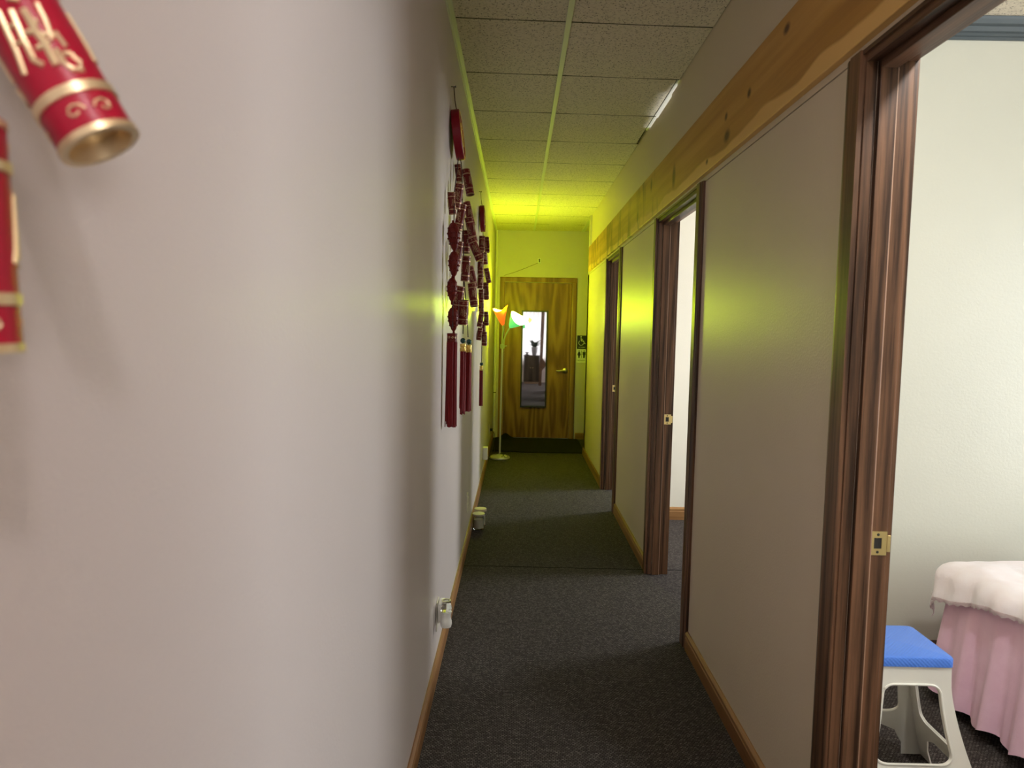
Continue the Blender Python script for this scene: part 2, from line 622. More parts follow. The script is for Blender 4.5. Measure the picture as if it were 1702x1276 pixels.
b = MB()
b.box(0.7835, 0.8155, 3.66, 4.56, HC + 0.002, HC + 0.006)  # white strip added to catch room light coming through the slot
struct(b.build('trim_11', MT['white_gloss']))

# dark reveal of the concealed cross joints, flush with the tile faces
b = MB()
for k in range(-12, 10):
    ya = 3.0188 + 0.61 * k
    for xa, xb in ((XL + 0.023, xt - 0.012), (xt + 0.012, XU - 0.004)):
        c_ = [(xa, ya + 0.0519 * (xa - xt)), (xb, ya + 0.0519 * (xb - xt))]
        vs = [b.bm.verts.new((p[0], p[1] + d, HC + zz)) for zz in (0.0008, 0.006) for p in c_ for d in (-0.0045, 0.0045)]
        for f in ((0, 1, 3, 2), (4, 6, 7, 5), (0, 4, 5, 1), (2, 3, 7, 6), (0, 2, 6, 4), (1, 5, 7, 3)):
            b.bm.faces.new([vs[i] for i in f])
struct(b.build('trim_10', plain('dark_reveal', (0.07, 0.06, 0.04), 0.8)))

# grid: the long main tee and the wall angle on the left
b = MB()
b.box(xt - 0.012, xt + 0.012, -4.8, YE, HC - 0.008, HC + 0.004, 0.001, 1)
struct(b.build('trim_1', MT['pale_metal']))
b = MB()
b.box(XL + 0.0005, XL + 0.004, -4.8, YE, HC - 0.026, HC + 0.002)
b.box(XL + 0.0005, XL + 0.022, -4.8, YE, HC - 0.003, HC + 0.0012)
struct(b.build('trim_2', MT['pale_metal']))
b = MB()
b.box(XU - 0.010, XU + 0.03, YW, YE, HC - 0.006, HC + 0.002)
struct(b.build('trim_3', MT['pale_metal']))

# ------------------------------------------------------------------ baseboards
BP = [(0, 0), (0.013, 0), (0.013, 0.055), (0.0105, 0.060), (0.0125, 0.066), (0.0125, 0.074), (0.008, 0.079), (0.004, 0.083), (0, 0.083)]


def base_y(name, x, sgn, y0, y1):
    m = MB()
    m.sweep(BP, 'y', y0, y1, lambda p, q, t: (x + sgn * p, t, q))
    return struct(m.build(name, MT['base']))


base_y('baseboard_left', XL, 1, -4.8, YE)
m = MB()
for y0, y1 in [(-0.5, 0.72), (1.716, 3.005), (4.055, 5.32), (6.235, YW)]:
    m.sweep(BP, 'y', y0, y1, lambda p, q, t: (XR - p, t, q))
struct(m.build('baseboard_right', MT['base']))
m = MB()
m.sweep(BP, 'x', 0.772, 2.45, lambda p, q, t: (t, YE - p, q))
struct(m.build('baseboard_end', MT['base_x']))

# ------------------------------------------------------------------ the board along the right wall
b = MB()
b.box(0.757, XU - 0.003, -0.5, 7.745, 2.0465, 2.31, 0.003, 2)
o = struct(b.build('trim_4', MT['pine']))


# ------------------------------------------------------------------ doorways
def strike(parent, x, y, z, label):
    """brass strike plate screwed flat on the far jamb, facing -Y."""
    e = MB()
    w, h, t_ = 0.021, 0.057, 0.002
    # plate with a rectangular hole, and a lip curling over the room-side edge
    for x0, x1, z0, z1 in [(-w, -0.009, -h / 2, h / 2), (0.009, w, -h / 2, h / 2), (-0.009, 0.009, 0.013, h / 2), (-0.009, 0.009, -h / 2, -0.013)]:
        e.box(x + x0, x + x1, y - t_, y - 0.0002, z + z0, z + z1)
    e.box(x + w, x + w + 0.008, y - 0.0035, y - 0.0015, z - 0.02, z + 0.02, 0.0006, 1)
    p = e.build('strike_plate', MT['brass'])
    p['label'] = label
    local(p, parent)
    e = MB()
    for dz in (0.021, -0.021):
        e.lathe([(0.0035, 0), (0.003, 0.001), (0.0, 0.0012)], 10, (x, y - t_, z + dz), (0, -1, 0), cap=False)
    local(e.build('screw', MT['dark']), p)
    e = MB()
    e.box(x - 0.009, x + 0.009, y - 0.0008, y - 0.0001, z - 0.013, z + 0.013)
    local(e.build('latch_pocket', MT['dark']), p)
    return p


def doorway(idx, y0, y1, strike_z=0.9, near=True):
    """cased opening in the right wall between y0 (near jamb face) and y1 (far jamb face)."""
    z1 = 2.0
    xf = XR - 0.017
    root = bpy.data.objects.new('trim_%d' % (idx + 4), None)
    root.location = (XR, (y0 + y1) / 2, 0)
    COL.objects.link(root)
    struct(root)
    m = MB()
    # casings on the corridor face, far and near
    prof = [(0.0, 0), (0.017, 0.0), (0.017, 0.05), (0.013, 0.058), (0.013, 0.066), (0.009, 0.081), (0.0, 0.081)]
    m.sweep([(p, q) for p, q in prof], 'z', 0, 2.0255, lambda p, q, t: (XR - p, y1 + 0.004 + q, t))
    m.sweep([(p, q) for p, q in prof], 'z', 0, 2.0255, lambda p, q, t: (XR - p, y0 - 0.004 - q, t))
    # same on the room face
    m.sweep([(p, q) for p, q in prof], 'z', 0, 2.08, lambda p, q, t: (ROOM + p, y1 + 0.004 + q, t))
    m.sweep([(p, q) for p, q in prof], 'z', 0, 2.08, lambda p, q, t: (ROOM + p, y0 - 0.004 - q, t))
    local(m.build('casing', MT['oak']), root)
    m = MB()
    # jambs: the split jamb leaves a fine groove, then the stop, then the rebate
    for y, s in ((y1, 1), (y0, -1)):
        ya, yb = sorted((y, y + s * 0.02))
        m.box(XR - 0.004, 0.796, ya, yb, 0, 2.02, 0.0008, 1)
        m.box(0.798, ROOM + 0.006, *sorted((y + s * 0.002, y + s * 0.02)), 0, 2.02, 0.0008, 1)
    local(m.build('jamb', MT['oak']), root)
    m = MB()
    for y, s in ((y1, -1), (y0, 1)):
        m.box(0.799, 0.838, *sorted((y + s * 0.010, y - s * 0.001)), 0, 1.99, 0.0015, 2)
    local(m.build('door_stop', MT['oak']), root)
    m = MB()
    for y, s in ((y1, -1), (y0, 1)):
        m.box(0.8382, 0.8402, *sorted((y + s * 0.0085, y - s * 0.001)), 0, 1.985)  # thin pale strip alongside the stop
    local(m.build('stop_strip', MT['pale_strip']), root)
    m = MB()
    m.box(XR - 0.004, 0.797, y0, y1, 2.0, 2.02, 0.0008, 1)
    m.box(0.798, ROOM + 0.006, y0, y1, 2.002, 2.02, 0.0008, 1)
    m.box(XR - 0.012, XR - 0.004, y0 - 0.003, y1 + 0.003, 2.016, 2.0255)
    m.box(ROOM, ROOM + 0.017, y0 - 0.08, y1 + 0.08, 2.01, 2.085)
    local(m.build('head_jamb', MT['oak_y']), root)
    m = MB()
    m.box(0.799, 0.838, y0 + 0.008, y1 - 0.008, 1.984, 2.003, 0.0015, 2)
    local(m.build('head_stop', MT['oak_y']), root)
    strike(root, 0.859, y1 + 0.002, strike_z, 'brass strike plate')
    return root


doorway(1, 0.80, 1.632)
doorway(2, 3.09, 3.972)
doorway(3, 5.40, 6.152)

# ------------------------------------------------------------------ the rooms behind the right wall
RX = 3.45


def room_wall(name, mat, boxes):
    m = MB()
    for bx in boxes:
        m.box(*bx)
    return struct(m.build(name, mat))


# partition walls (each room has its own paint)
room_wall('wall_room_near_back', MT['cream'], [(ROOM, RX, 2.95, 2.998, 0, HC)])
room_wall('wall_room_middle_front', MT['white_room'], [(ROOM, RX, 3.0, 3.05, 0, HC)])
room_wall('wall_room_middle_back', MT['white_room'], [(ROOM, RX, 5.19, 5.24, 0, HC)])
room_wall('wall_room_far_front', MT['white_room'], [(ROOM, RX, 5.245, 5.30, 0, HC)])
room_wall('wall_room_near_front', MT['cream'], [(ROOM, RX, -0.5, -0.4, 0, HC)])


def outer(name, mat, y0, y1, wy0, wy1, wz0=0.9, wz1=2.15):
    room_wall(name, mat, [(RX, RX + 0.15, y0, wy0, 0, HC), (RX, RX + 0.15, wy1, y1, 0, HC),
                          (RX, RX + 0.15, wy0, wy1, 0, wz0), (RX, RX + 0.15, wy0, wy1, wz1, HC)])


outer('wall_room_near_outer', MT['cream'], -0.5, 3.0, 0.65, 1.95, 0.4)
outer('wall_room_middle_outer', MT['white_room'], 3.0, 5.245, 3.88, 4.88)
outer('wall_room_far_outer', MT['white_room'], 5.245, YW, 6.18, 7.18)


def window(n, wy0, wy1, wz0=0.9, wz1=2.15):
    m = MB()
    x0, x1 = RX + 0.05, RX + 0.1
    for a in ((wy0, wy0 + 0.05, wz0, wz1), (wy1 - 0.05, wy1, wz0, wz1), (wy0, wy1, wz0, wz0 + 0.05), (wy0, wy1, wz1 - 0.05, wz1), (wy0, wy1, (wz0 + wz1) / 2 - 0.02, (wz0 + wz1) / 2 + 0.02)):
        m.box(x0, x1, *a)
    return struct(m.build('window_%d' % n, MT['white_gloss']))


window(1, 0.65, 1.95, 0.4)
window(2, 3.88, 4.88)
window(3, 6.18, 7.18)

# room baseboards and the blue grey crown moulding of the near room
m = MB()
m.sweep([(p, q * 1.12) for p, q in BP], 'x', ROOM + 0.02, RX, lambda p, q, t: (t, 2.95 - p, q))
struct(m.build('baseboard_room_near', wood('dark_baseboard', (0.05, 0.022, 0.01), (0.17, 0.08, 0.035), 'x', 40)))
m = MB()
m.sweep([(p, q * 1.15) for p, q in BP], 'x', ROOM + 0.02, RX, lambda p, q, t: (t, 5.19 - p, q))
struct(m.build('baseboard_room_middle', MT['base_x']))
m = MB()
m.sweep([(0, 0), (0.008, 0), (0.010, 0.010), (0.016, 0.012), (0.018, 0.022), (0.028, 0.026), (0.034, 0.042), (0.048, 0.047), (0.054, 0.062), (0.060, 0.072), (0, 0.072)], 'x', ROOM, RX,
        lambda p, q, t: (t, 2.95 - p, HC - 0.074 + q))
struct(m.build('trim_8', MT['crown']))
# plain paler board let into the near room's ceiling
m = MB()
m.box(1.0, RX, 2.05, 2.62, HC - 0.008, HC)
struct(m.build('trim_9', MT['cream']))

# ------------------------------------------------------------------ lobby behind the viewpoint (seen in the door mirror)
m = MB()
for bx in [(XL - 0.1, -0.25, -4.95, -4.8, 0, HC), (1.75, 2.1, -4.95, -4.8, 0, HC), (4.1, 4.6, -4.95, -4.8, 0, HC), (2.1, 4.1, -4.95, -4.8, 0, 0.75), (2.1, 4.1, -4.95, -4.8, 2.35, HC), (-0.25, 1.75, -4.95, -4.8, 0, 0.75), (-0.25, 1.75, -4.95, -4.8, 2.35, HC)]:
    m.box(*bx)
struct(m.build('wall_lobby_back', MT['wall']))
m = MB()
m.box(4.5, 4.6, -4.95, -0.4, 0, HC)
m.box(RX, 4.6, -0.5, -0.4, 0, HC)
struct(m.build('wall_lobby_side', MT['wall']))
m = MB()
m.box(ROOM, RX, -0.56, -0.505, 0, HC)
struct(m.build('wall_lobby_front', MT['wall']))
m = MB()
for a in ((-0.25, -0.2, 0.75, 2.35), (1.70, 1.75, 0.75, 2.35), (-0.25, 1.75, 0.75, 0.80), (-0.25, 1.75, 2.30, 2.35), (0.73, 0.77, 0.75, 2.35)):
    m.box(a[0], a[1], -4.9, -4.85, a[2], a[3])
struct(m.build('window_4', MT['white_gloss']))
m = MB()
for a in ((2.1, 2.15, 0.75, 2.35), (4.05, 4.1, 0.75, 2.35), (2.1, 4.1, 0.75, 0.80), (2.1, 4.1, 2.30, 2.35), (3.08, 3.12, 0.75, 2.35)):
    m.box(a[0], a[1], -4.9, -4.85, a[2], a[3])
struct(m.build('window_5', MT['white_gloss']))  # unseen window added as the opening for the wide lobby fill


def curtain(name, x0, x1, y, z0, z1, amp, waves, mat, label, cat='curtain', lean=0.0):
    m = MB()
    n, k = int(waves * 10), 12
    rows = []
    for j in range(k + 1):
        tz = j / k
        rows.append([m.bm.verts.new((x0 + (x1 - x0) * i / n + lean * (1 - tz) + 0.01 * math.sin(5 * tz + i), y + amp * math.sin(2 * PI * waves * i / n + 0.6 * math.sin(3 * tz)), z0 + (z1 - z0) * tz)) for i in range(n + 1)])
    for j in range(k):
        for i in range(n):
            m.bm.faces.new((rows[j][i], rows[j][i + 1], rows[j + 1][i + 1], rows[j + 1][i]))
    bmesh.ops.recalc_face_normals(m.bm, faces=m.bm.faces)
    bmesh.ops.solidify(m.bm, geom=m.bm.faces[:], thickness=0.002)
    return tag(m.build(name, mat, smooth=True, ang=60), label, cat)


def mat_sheer():
    m, t, bs = nt('sheer_curtain')
    tr = N(t, 'ShaderNodeBsdfTranslucent')
    tr.inputs[0].default_value = (0.9, 0.87, 0.85, 1)
    mx = N(t, 'ShaderNodeMixShader')
    mx.inputs[0].default_value = 0.75
    bs.inputs['Base Color'].default_value = (0.85, 0.82, 0.8, 1)
    bs.inputs['Roughness'].default_value = 0.8
    t.links.new(bs.outputs[0], mx.inputs[1])
    t.links.new(tr.outputs[0], mx.inputs[2])
    t.links.new(mx.outputs[0], t.nodes['Material Output'].inputs[0])
    return m


curtain('sheer_curtain', -0.28, 1.80, -4.70, 0.55, 2.5, 0.025, 16, mat_sheer(), 'pale sheer curtain at a bright window, reflected in the door mirror')
curtain('drape', 0.70, 0.78, -2.4, 0.03, 2.55, 0.012, 3, MT['drape'], 'narrow brown drape hanging at right in the mirror reflection', lean=-0.06)

t = thing('cabinet', 'dark wooden cabinet under a plant, reflected in the door mirror', 'cabinet', (0.46, -4.05, 0))
m = MB().box(0.22, 0.70, -4.25, -3.87, 0.06, 0.86, 0.005)
part(m, 'carcass', MT['darkwood'], t)
m = MB().box(0.20, 0.72, -4.27, -3.85, 0.86, 0.89, 0.004)
part(m, 'cabinet_top', MT['darkwood'], t)
m = MB().box(0.24, 0.68, -4.23, -3.88, 0.0, 0.06)
part(m, 'plinth', plain('plinth_tan', (0.3, 0.2, 0.12), 0.5), t)
for x0, x1 in ((0.235, 0.455), (0.465, 0.685)):
    d = part(MB().box(x0, x1, -3.869, -3.852, 0.10, 0.83, 0.004), 'cabinet_door', MT['darkwood'], t)
    part(MB().sphere(((x1 - 0.03) if x0 < 0.3 else (x0 + 0.03), -3.845, 0.5), 0.01, 10, 8), 'knob', MT['brass'], d, True)

t = thing('potted_plant', 'leafy plant in a grey vase on the cabinet in the mirror', 'plant', (0.54, -4.05, 0.89))
m = MB().lathe([(0.0, 0), (0.06, 0), (0.085, 0.12), (0.10, 0.24), (0.095, 0.26), (0.085, 0.24), (0.07, 0.12)], 20, (0.54, -4.05, 0.89), cap=False)
part(m, 'vase', MT['vase'], t, True)
m = MB()
for i in range(26):
    a = random.random() * 2 * PI
    L = 0.18 + random.random() * 0.25
    sp = 0.16 + random.random() * 0.20
    base = Vector((0.54, -4.05, 1.10))
    prev = None
    d = Vector((math.cos(a), math.sin(a), 0))
    side = Vector((-d.y, d.x, 0))
    for k in range(6):
        s = k / 5
        p = base + d * sp * s ** 1.4 + Vector((0, 0, L * (s - 0.35 * s * s)))
        w = 0.045 * math.sin(PI * min(1, s * 0.9 + 0.1))
        cur = (m.bm.verts.new(p - side * w), m.bm.verts.new(p + side * w + Vector((0, 0, 0.004))))
        if prev:
            m.bm.faces.new((prev[0], prev[1], cur[1], cur[0]))
        prev = cur
bmesh.ops.solidify(m.bm, geom=m.bm.faces[:], thickness=0.0015)
part(m, 'foliage', MT['leaf'], t, True)

t = thing('ornament', 'small dark ornament on the cabinet, left of the plant in the mirror', 'ornament', (0.30, -4.0, 0.89))
m = MB().lathe([(0.0, 0), (0.07, 0), (0.075, 0.015), (0.03, 0.03), (0.025, 0.05), (0.05, 0.07), (0.055, 0.09), (0.0, 0.10)], 16, (0.31, -4.0, 0.89), cap=False)
part(m, 'ornament_body', MT['darkwood'], t, True)

# round ceiling lights of the lobby (just behind the viewpoint) and, added unseen as fill, of the near treatment room
def round_light(x, y, label, watts, color, drop):
    t = thing('ceiling_light', label, 'lamp', (x, y, HC))
    m = MB().lathe([(0.0, 0), (0.15, 0), (0.15, -0.02), (0.0, -0.02)], 28, (x, y, HC), cap=False)
    part(m, 'light_base', MT['white_gloss'], t)
    m = MB().lathe([(0.13, 0), (0.12, -0.03), (0.08, -0.05), (0.0, -0.06)], 28, (x, y, HC - 0.021), cap=False)
    part(m, 'diffuser', plain('lit_diffuser', (0.9, 0.9, 0.88), 0.4, emit=(1, 0.95, 0.9), es=3.0), t, True)
    ld = bpy.data.lights.new('ceiling_bulb', 'POINT')
    ld.energy = watts
    ld.color = color
    ld.shadow_soft_size = 0.07
    lo = bpy.data.objects.new('ceiling_bulb', ld)
    lo.location = (x, y, HC - drop)
    COL.objects.link(lo)
    local(lo, t)


round_light(0.37, -0.55, 'round white ceiling light just behind the viewpoint', 22, (1.0, 0.955, 0.985), 0.20)
round_light(1.22, 0.95, 'added unseen round ceiling light filling the room with the massage table', 50, (0.98, 1.0, 1.0), 0.20)

# ------------------------------------------------------------------ end door
d0, d1, dtop = -0.168, 0.682, 2.005
root = bpy.data.objects.new('door_1', None)
root.location = ((d0 + d1) / 2, YE, 0)
COL.objects.link(root)
struct(root)
m = MB().box(d0, d1, YE - 0.012, YE - 0.001, 0.012, dtop, 0.002, 1)
part(m, 'door_leaf', MT['door'], root)
m = MB()
cp = [(0, 0), (0.016, 0.0), (0.019, 0.012), (0.019, 0.05), (0.012, 0.062), (0, 0.062)]
for s, xe in ((-1, d0 - 0.006), (1, d1 + 0.006)):
    m.sweep(cp, 'z', 0, dtop + 0.006, lambda p, q, tt: (xe + s * q, YE - p - 0.0005, tt))
m.sweep(cp, 'x', d0 - 0.068, d1 + 0.068, lambda p, q, tt: (tt, YE - p - 0.0005, dtop + 0.006 + q))
m.box(d0 - 0.012, d0 - 0.002, YE - 0.010, YE - 0.001, 0, dtop + 0.008)
m.box(d1 + 0.002, d1 + 0.012, YE - 0.010, YE - 0.001, 0, dtop + 0.008)
part(m, 'door_casing', MT['door_frame'], root)
hx, hz = 0.592, 0.888
h = MB().lathe([(0.036, 0), (0.036, 0.006), (0.028, 0.012), (0.013, 0.014), (0.012, 0.045), (0, 0.046)], 24, (hx + 0.03, YE - 0.0115, hz), (0, -1, 0), cap=False)
hp = part(h, 'door_handle', MT['nickel'], root, True)
hp['label'] = 'metal lever handle with round rose'
h = MB().tube([(hx + 0.035, YE - 0.055, hz), (hx + 0.0, YE - 0.058, hz + 0.002), (hx - 0.05, YE - 0.056, hz - 0.003), (hx - 0.085, YE - 0.050, hz - 0.002)], 0.009, 10, radii=[0.012, 0.011, 0.009, 0.007])
part(h, 'lever', MT['nickel'], hp, True)

# wall mirror hung on the door, its foot standing out a little
t = thing('wall_mirror', 'tall narrow mirror in a thin black frame hung on the oak door', 'mirror', (0.217, YE - 0.03, 0.407))
mx0, mx1, mz0, mz1 = 0.048, 0.386, 0.407, 1.652
tilt = 0.0094


def mz(x, yo, z):
    return (x, YE - 0.014 - yo - tilt * (mz1 - z), z)


def mbox(m, x0, x1, o0, o1, z0, z1):
    vs = [m.bm.verts.new(mz(x, o, z)) for z in (z0, z1) for o in (o0, o1) for x in (x0, x1)]
    for f in ((0, 1, 3, 2), (4, 6, 7, 5), (0, 4, 5, 1), (2, 3, 7, 6), (0, 2, 6, 4), (1, 5, 7, 3)):
        m.bm.faces.new([vs[i] for i in f])


m = MB()
fw_ = 0.018
mbox(m, mx0, mx0 + fw_, 0, 0.016, mz0, mz1)
mbox(m, mx1 - fw_, mx1, 0, 0.016, mz0, mz1)
mbox(m, mx0 + fw_, mx1 - fw_, 0, 0.016, mz0, mz0 + fw_)
mbox(m, mx0 + fw_, mx1 - fw_, 0, 0.016, mz1 - fw_, mz1)
part(m, 'mirror_frame', MT['black'], t)
m = MB()
mbox(m, mx0 + fw_, mx1 - fw_, 0.004, 0.009, mz0 + fw_, mz1 - fw_)
mm = plain('mirror_silver', (0.86, 0.88, 0.88), 0.02, 1.0)
for n_ in list(mm.node_tree.nodes):
    if n_.type in ('TEX_NOISE', 'MAP_RANGE'):
        mm.node_tree.nodes.remove(n_)
part(m, 'mirror_glass', mm, t)


# ------------------------------------------------------------------ signs on the end wall
def stroke(m, pts, w, y, th=0.0012, closed=False):
    pts = [Vector(p) for p in pts]
    if closed:
        pts = pts + [pts[0]]
    for a, c in zip(pts, pts[1:]):
        d = (c - a)
        if d.length < 1e-6:
            continue
        n = Vector((-d.y, d.x)).normalized() * w / 2
        q = [a + n, a - n, c - n, c + n]
        f = [m.bm.verts.new((p.x, y - th, p.y)) for p in q]
        g_ = [m.bm.verts.new((p.x, y, p.y)) for p in q]
        m.bm.faces.new(f)
        for i in range(4):
            m.bm.faces.new((f[i], g_[i], g_[(i + 1) % 4], f[(i + 1) % 4]))


def disc(m, c, r, y, th=0.0012, seg=20):
    m.lathe([(r, 0), (r, th), (0, th)], seg, (c[0], y, c[1]), (0, -1, 0), cap=False)


def letters(body, size, loc, mat, name, parent, rot=(PI / 2, 0, 0), align='CENTER', th=0.0006):
    cu = bpy.data.curves.new(name, 'FONT')
    cu.body = body
    cu.size = size
    cu.align_x = align
    cu.extrude = th
    o = bpy.data.objects.new(name, cu)
    COL.objects.link(o)
    dg = bpy.context.evaluated_depsgraph_get()
    me = bpy.data.meshes.new_from_object(o.evaluated_get(dg))
    bpy.data.objects.remove(o)
    me.materials.clear()
    me.materials.append(mat)
    q = bpy.data.objects.new(name, me)
    q.location = loc
    q.rotation_euler = rot
    COL.objects.link(q)
    bpy.context.view_layer.update()
    return local(q, parent)


sx0, sx1 = 0.768, 0.892
t = thing('accessible_sign', 'black sign with a white wheelchair symbol beside the oak door', 'sign', (0.83, YE, 1.17))
part(MB().box(sx0, sx1, YE - 0.004, YE - 0.0003, 1.172, 1.345, 0.0008, 1), 'sign_plate', MT['signblack'], t)
m = MB()
yy = YE - 0.004
cx, cz = 0.820, 1.250
disc(m, (0.817, 1.329), 0.0085, yy)
stroke(m, [(0.817, 1.318), (0.820, 1.276), (0.849, 1.276), (0.864, 1.240), (0.876, 1.245)], 0.009, yy)
stroke(m, [(0.819, 1.297), (0.842, 1.297)], 0.006, yy)
arc = [(cx + 0.031 * math.cos(a), cz + 0.0 + 0.031 * math.sin(a)) for a in [math.radians(125 + i * 12) for i in range(20)]]
stroke(m, arc, 0.0065, yy)
o = part(m, 'wheelchair_symbol', MT['signwhite'], t)
letters('ACCESSIBLE', 0.0165, (0.83, YE - 0.0046, 1.189), MT['signwhite'], 'sign_lettering', t)

t = thing('restroom_sign', 'pale sign with black woman and man figures below the wheelchair sign', 'sign', (0.83, YE, 1.0))
part(MB().box(sx0, sx1, YE - 0.004, YE - 0.0003, 0.995, 1.168, 0.0008, 1), 'sign_plate', MT['signwhite'], t)
m = MB()
for fx, woman in ((0.797, True), (0.861, False)):
    disc(m, (fx, 1.146), 0.008, yy)
    if woman:
        pts = [(-.010, 1.134), (.010, 1.134), (.022, 1.096), (.010, 1.082), (.009, 1.056), (-.009, 1.056), (-.010, 1.082), (-.022, 1.096)]
    else:
        pts = [(-.019, 1.134), (.019, 1.134), (.019, 1.096), (.012, 1.094), (.010, 1.056), (-.010, 1.056), (-.012, 1.094), (-.019, 1.096)]
    f = [m.bm.verts.new((fx + p[0], yy - 0.0012, p[1])) for p in pts]
    g_ = [m.bm.verts.new((fx + p[0], yy, p[1])) for p in pts]
    m.bm.faces.new(f)
    for i in range(len(pts)):
        j = (i + 1) % len(pts)
        m.bm.faces.new((f[i], g_[i], g_[j], f[j]))
stroke(m, [(0.829, 1.152), (0.829, 1.056)], 0.004, yy)
part(m, 'restroom_figures', MT['signblack'], t)
letters('RESTROOM', 0.0185, (0.826, YE - 0.0046, 1.018), MT['signblack'], 'sign_lettering', t)

# door sensor over the door, with its thin wire
t = thing('door_sensor', 'small white sensor box high above the oak door', 'sensor', (0.263, YE, 2.26))
part(MB().box(0.240, 0.280, YE - 0.022, YE - 0.0003, 2.252, 2.318, 0.004, 2), 'sensor_case', MT['white_gloss'], t)
m = MB()
m.box(0.253, 0.268, YE - 0.0232, YE - 0.0218, 2.264, 2.306)
m.box(0.250, 0.258, YE - 0.0232, YE - 0.0218, 2.292, 2.300)
part(m, 'sensor_window', MT['black'], t)
m = MB()
m.tube([(0.240, YE - 0.003, 2.255), (0.10, YE - 0.003, 2.195), (-0.05, YE - 0.003, 2.135), (-0.19, YE - 0.003, 2.09)], 0.002, 6)
part(m, 'sensor_wire', MT['cord'], t)

# surface conduit in the far left corner
t = thing('conduit', 'thin cream conduit running down the far left corner', 'conduit', (-0.275, YE - 0.02, 0))
part(MB().tube([(-0.282, YE - 0.018, 0.085), (-0.282, YE - 0.018, HC - 0.002)], 0.0165, 12), 'conduit_pipe', MT['cream_plastic'], t, True)
m = MB()
m.lathe([(0.022, 0), (0.022, 0.07), (0.017, 0.08)], 16, (-0.281, YE - 0.023, 0.60), cap=True)
part(m, 'coupling', MT['cream_plastic'], t, True)
part(MB().lathe([(0.0175, 0), (0.0175, 0.012)], 16, (-0.282, YE - 0.018, 0.585)), 'clamp', MT['dark'], t, True)

# ------------------------------------------------------------------ floor mat by the end door
m = MB()
nx, ny = 40, 20
g0 = []
for i in range(nx + 1):
    row = []
    for j in range(ny + 1):
        x = -0.262 + (0.80 + 0.262) * i / nx
        y = 7.97 + (9.035 - 7.97) * j / ny
        u, v = i / nx, j / ny
        z = 0.008 + 0.012 * max(0, math.sin(u * 7 + 1.0)) * max(0, 1 - v * 3) * (1 if u < 0.35 else 0.25)
        z += 0.06 * math.exp(-((x + 0.13) / 0.06) ** 2) * max(0, (v - 0.75) * 4) ** 2
        row.append(m.bm.verts.new((x, y, z)))
    g0.append(row)
for i in range(nx):
    for j in range(ny):
        m.bm.faces.new((g0[i][j], g0[i][j + 1], g0[i + 1][j + 1], g0[i + 1][j]))
r = bmesh.ops.extrude_face_region(m.bm, geom=m.bm.faces[:])
for v in r['geom']:
    if isinstance(v, bmesh.types.BMVert):
        v.co.z = max(0.001, v.co.z - 0.007)
tag(m.build('floor_mat', MT['mat'], smooth=True, ang=50), 'black rubber mat across the corridor before the oak door', 'mat')

# ------------------------------------------------------------------ floor lamp with flower shades
LX, LY = -0.168, 7.56
t = thing('floor_lamp', 'lit floor lamp with flower shaped shades near the oak door', 'lamp', (LX, LY, 0))
m = MB().lathe([(0.0, 0.002), (0.108, 0.002), (0.112, 0.010), (0.108, 0.022), (0.085, 0.036), (0.04, 0.046), (0.02, 0.052), (0.0, 0.053)], 36, (LX, LY, 0), cap=False)
part(m, 'lamp_base', MT['silver'], t, True)
m = MB().tube([(LX, LY, 0.05), (LX + 0.003, LY, 0.6), (LX + 0.008, LY, 1.20)], 0.0105, 14)
part(m, 'pole', MT['silver'], t, True)
m = MB().lathe([(0.0, 0), (0.022, 0), (0.026, 0.02), (0.022, 0.045), (0.0, 0.05)], 18, (LX + 0.008, LY, 1.195), cap=False)
m.tube([(LX + 0.02, LY, 1.22), (LX + 0.055, LY - 0.01, 1.225)], 0.005, 8)
part(m, 'hub', MT['green_stem'], t, True)


def emat(name, c, e, es):
    return plain(name, c, 0.4, emit=e, es=es)


def petal_shade(base, axis, R, L, point, cup, mat, name, parent, back_len=1.0, seg=40, rows=14, ref=None, r0=0.013, off=0.0):
    """calla-like flared cone; the rim rises to a tip toward `ref`."""
    A = Vector(axis).normalized()
    ref = Vector(ref if ref else (1, 0, 0))
    U = (ref - A * ref.dot(A)).normalized()
    V = A.cross(U)
    m = MB()
    rings = []
    for j in range(rows + 1):
        s = j / rows
        ring = []
        for k in range(seg):
            a = 2 * PI * k / seg
            tipw = max(0, math.cos(a)) ** 3
            backw = max(0, -math.cos(a)) ** 2
            ll = L * (1 + point * tipw + (back_len - 1) * backw)
            rr = (r0 + (R - r0) * s ** cup) * (1 + 0.10 * tipw * s) - off
            p = Vector(base) + A * (ll * s - 0.0) + (U * math.cos(a) + V * math.sin(a)) * rr
            p += U * 0.25 * R * tipw * s ** 3
            ring.append(m.bm.verts.new(p))
        rings.append(ring)
    for j in range(rows):
        for k in range(seg):
            m.bm.faces.new((rings[j][k], rings[j][(k + 1) % seg], rings[j + 1][(k + 1) % seg], rings[j + 1][k]))
    bmesh.ops.recalc_face_normals(m.bm, faces=m.bm.faces)
    bmesh.ops.solidify(m.bm, geom=m.bm.faces[:], thickness=0.0015)
    o = m.build(name, mat, smooth=True, ang=60)
    return local(o, parent)


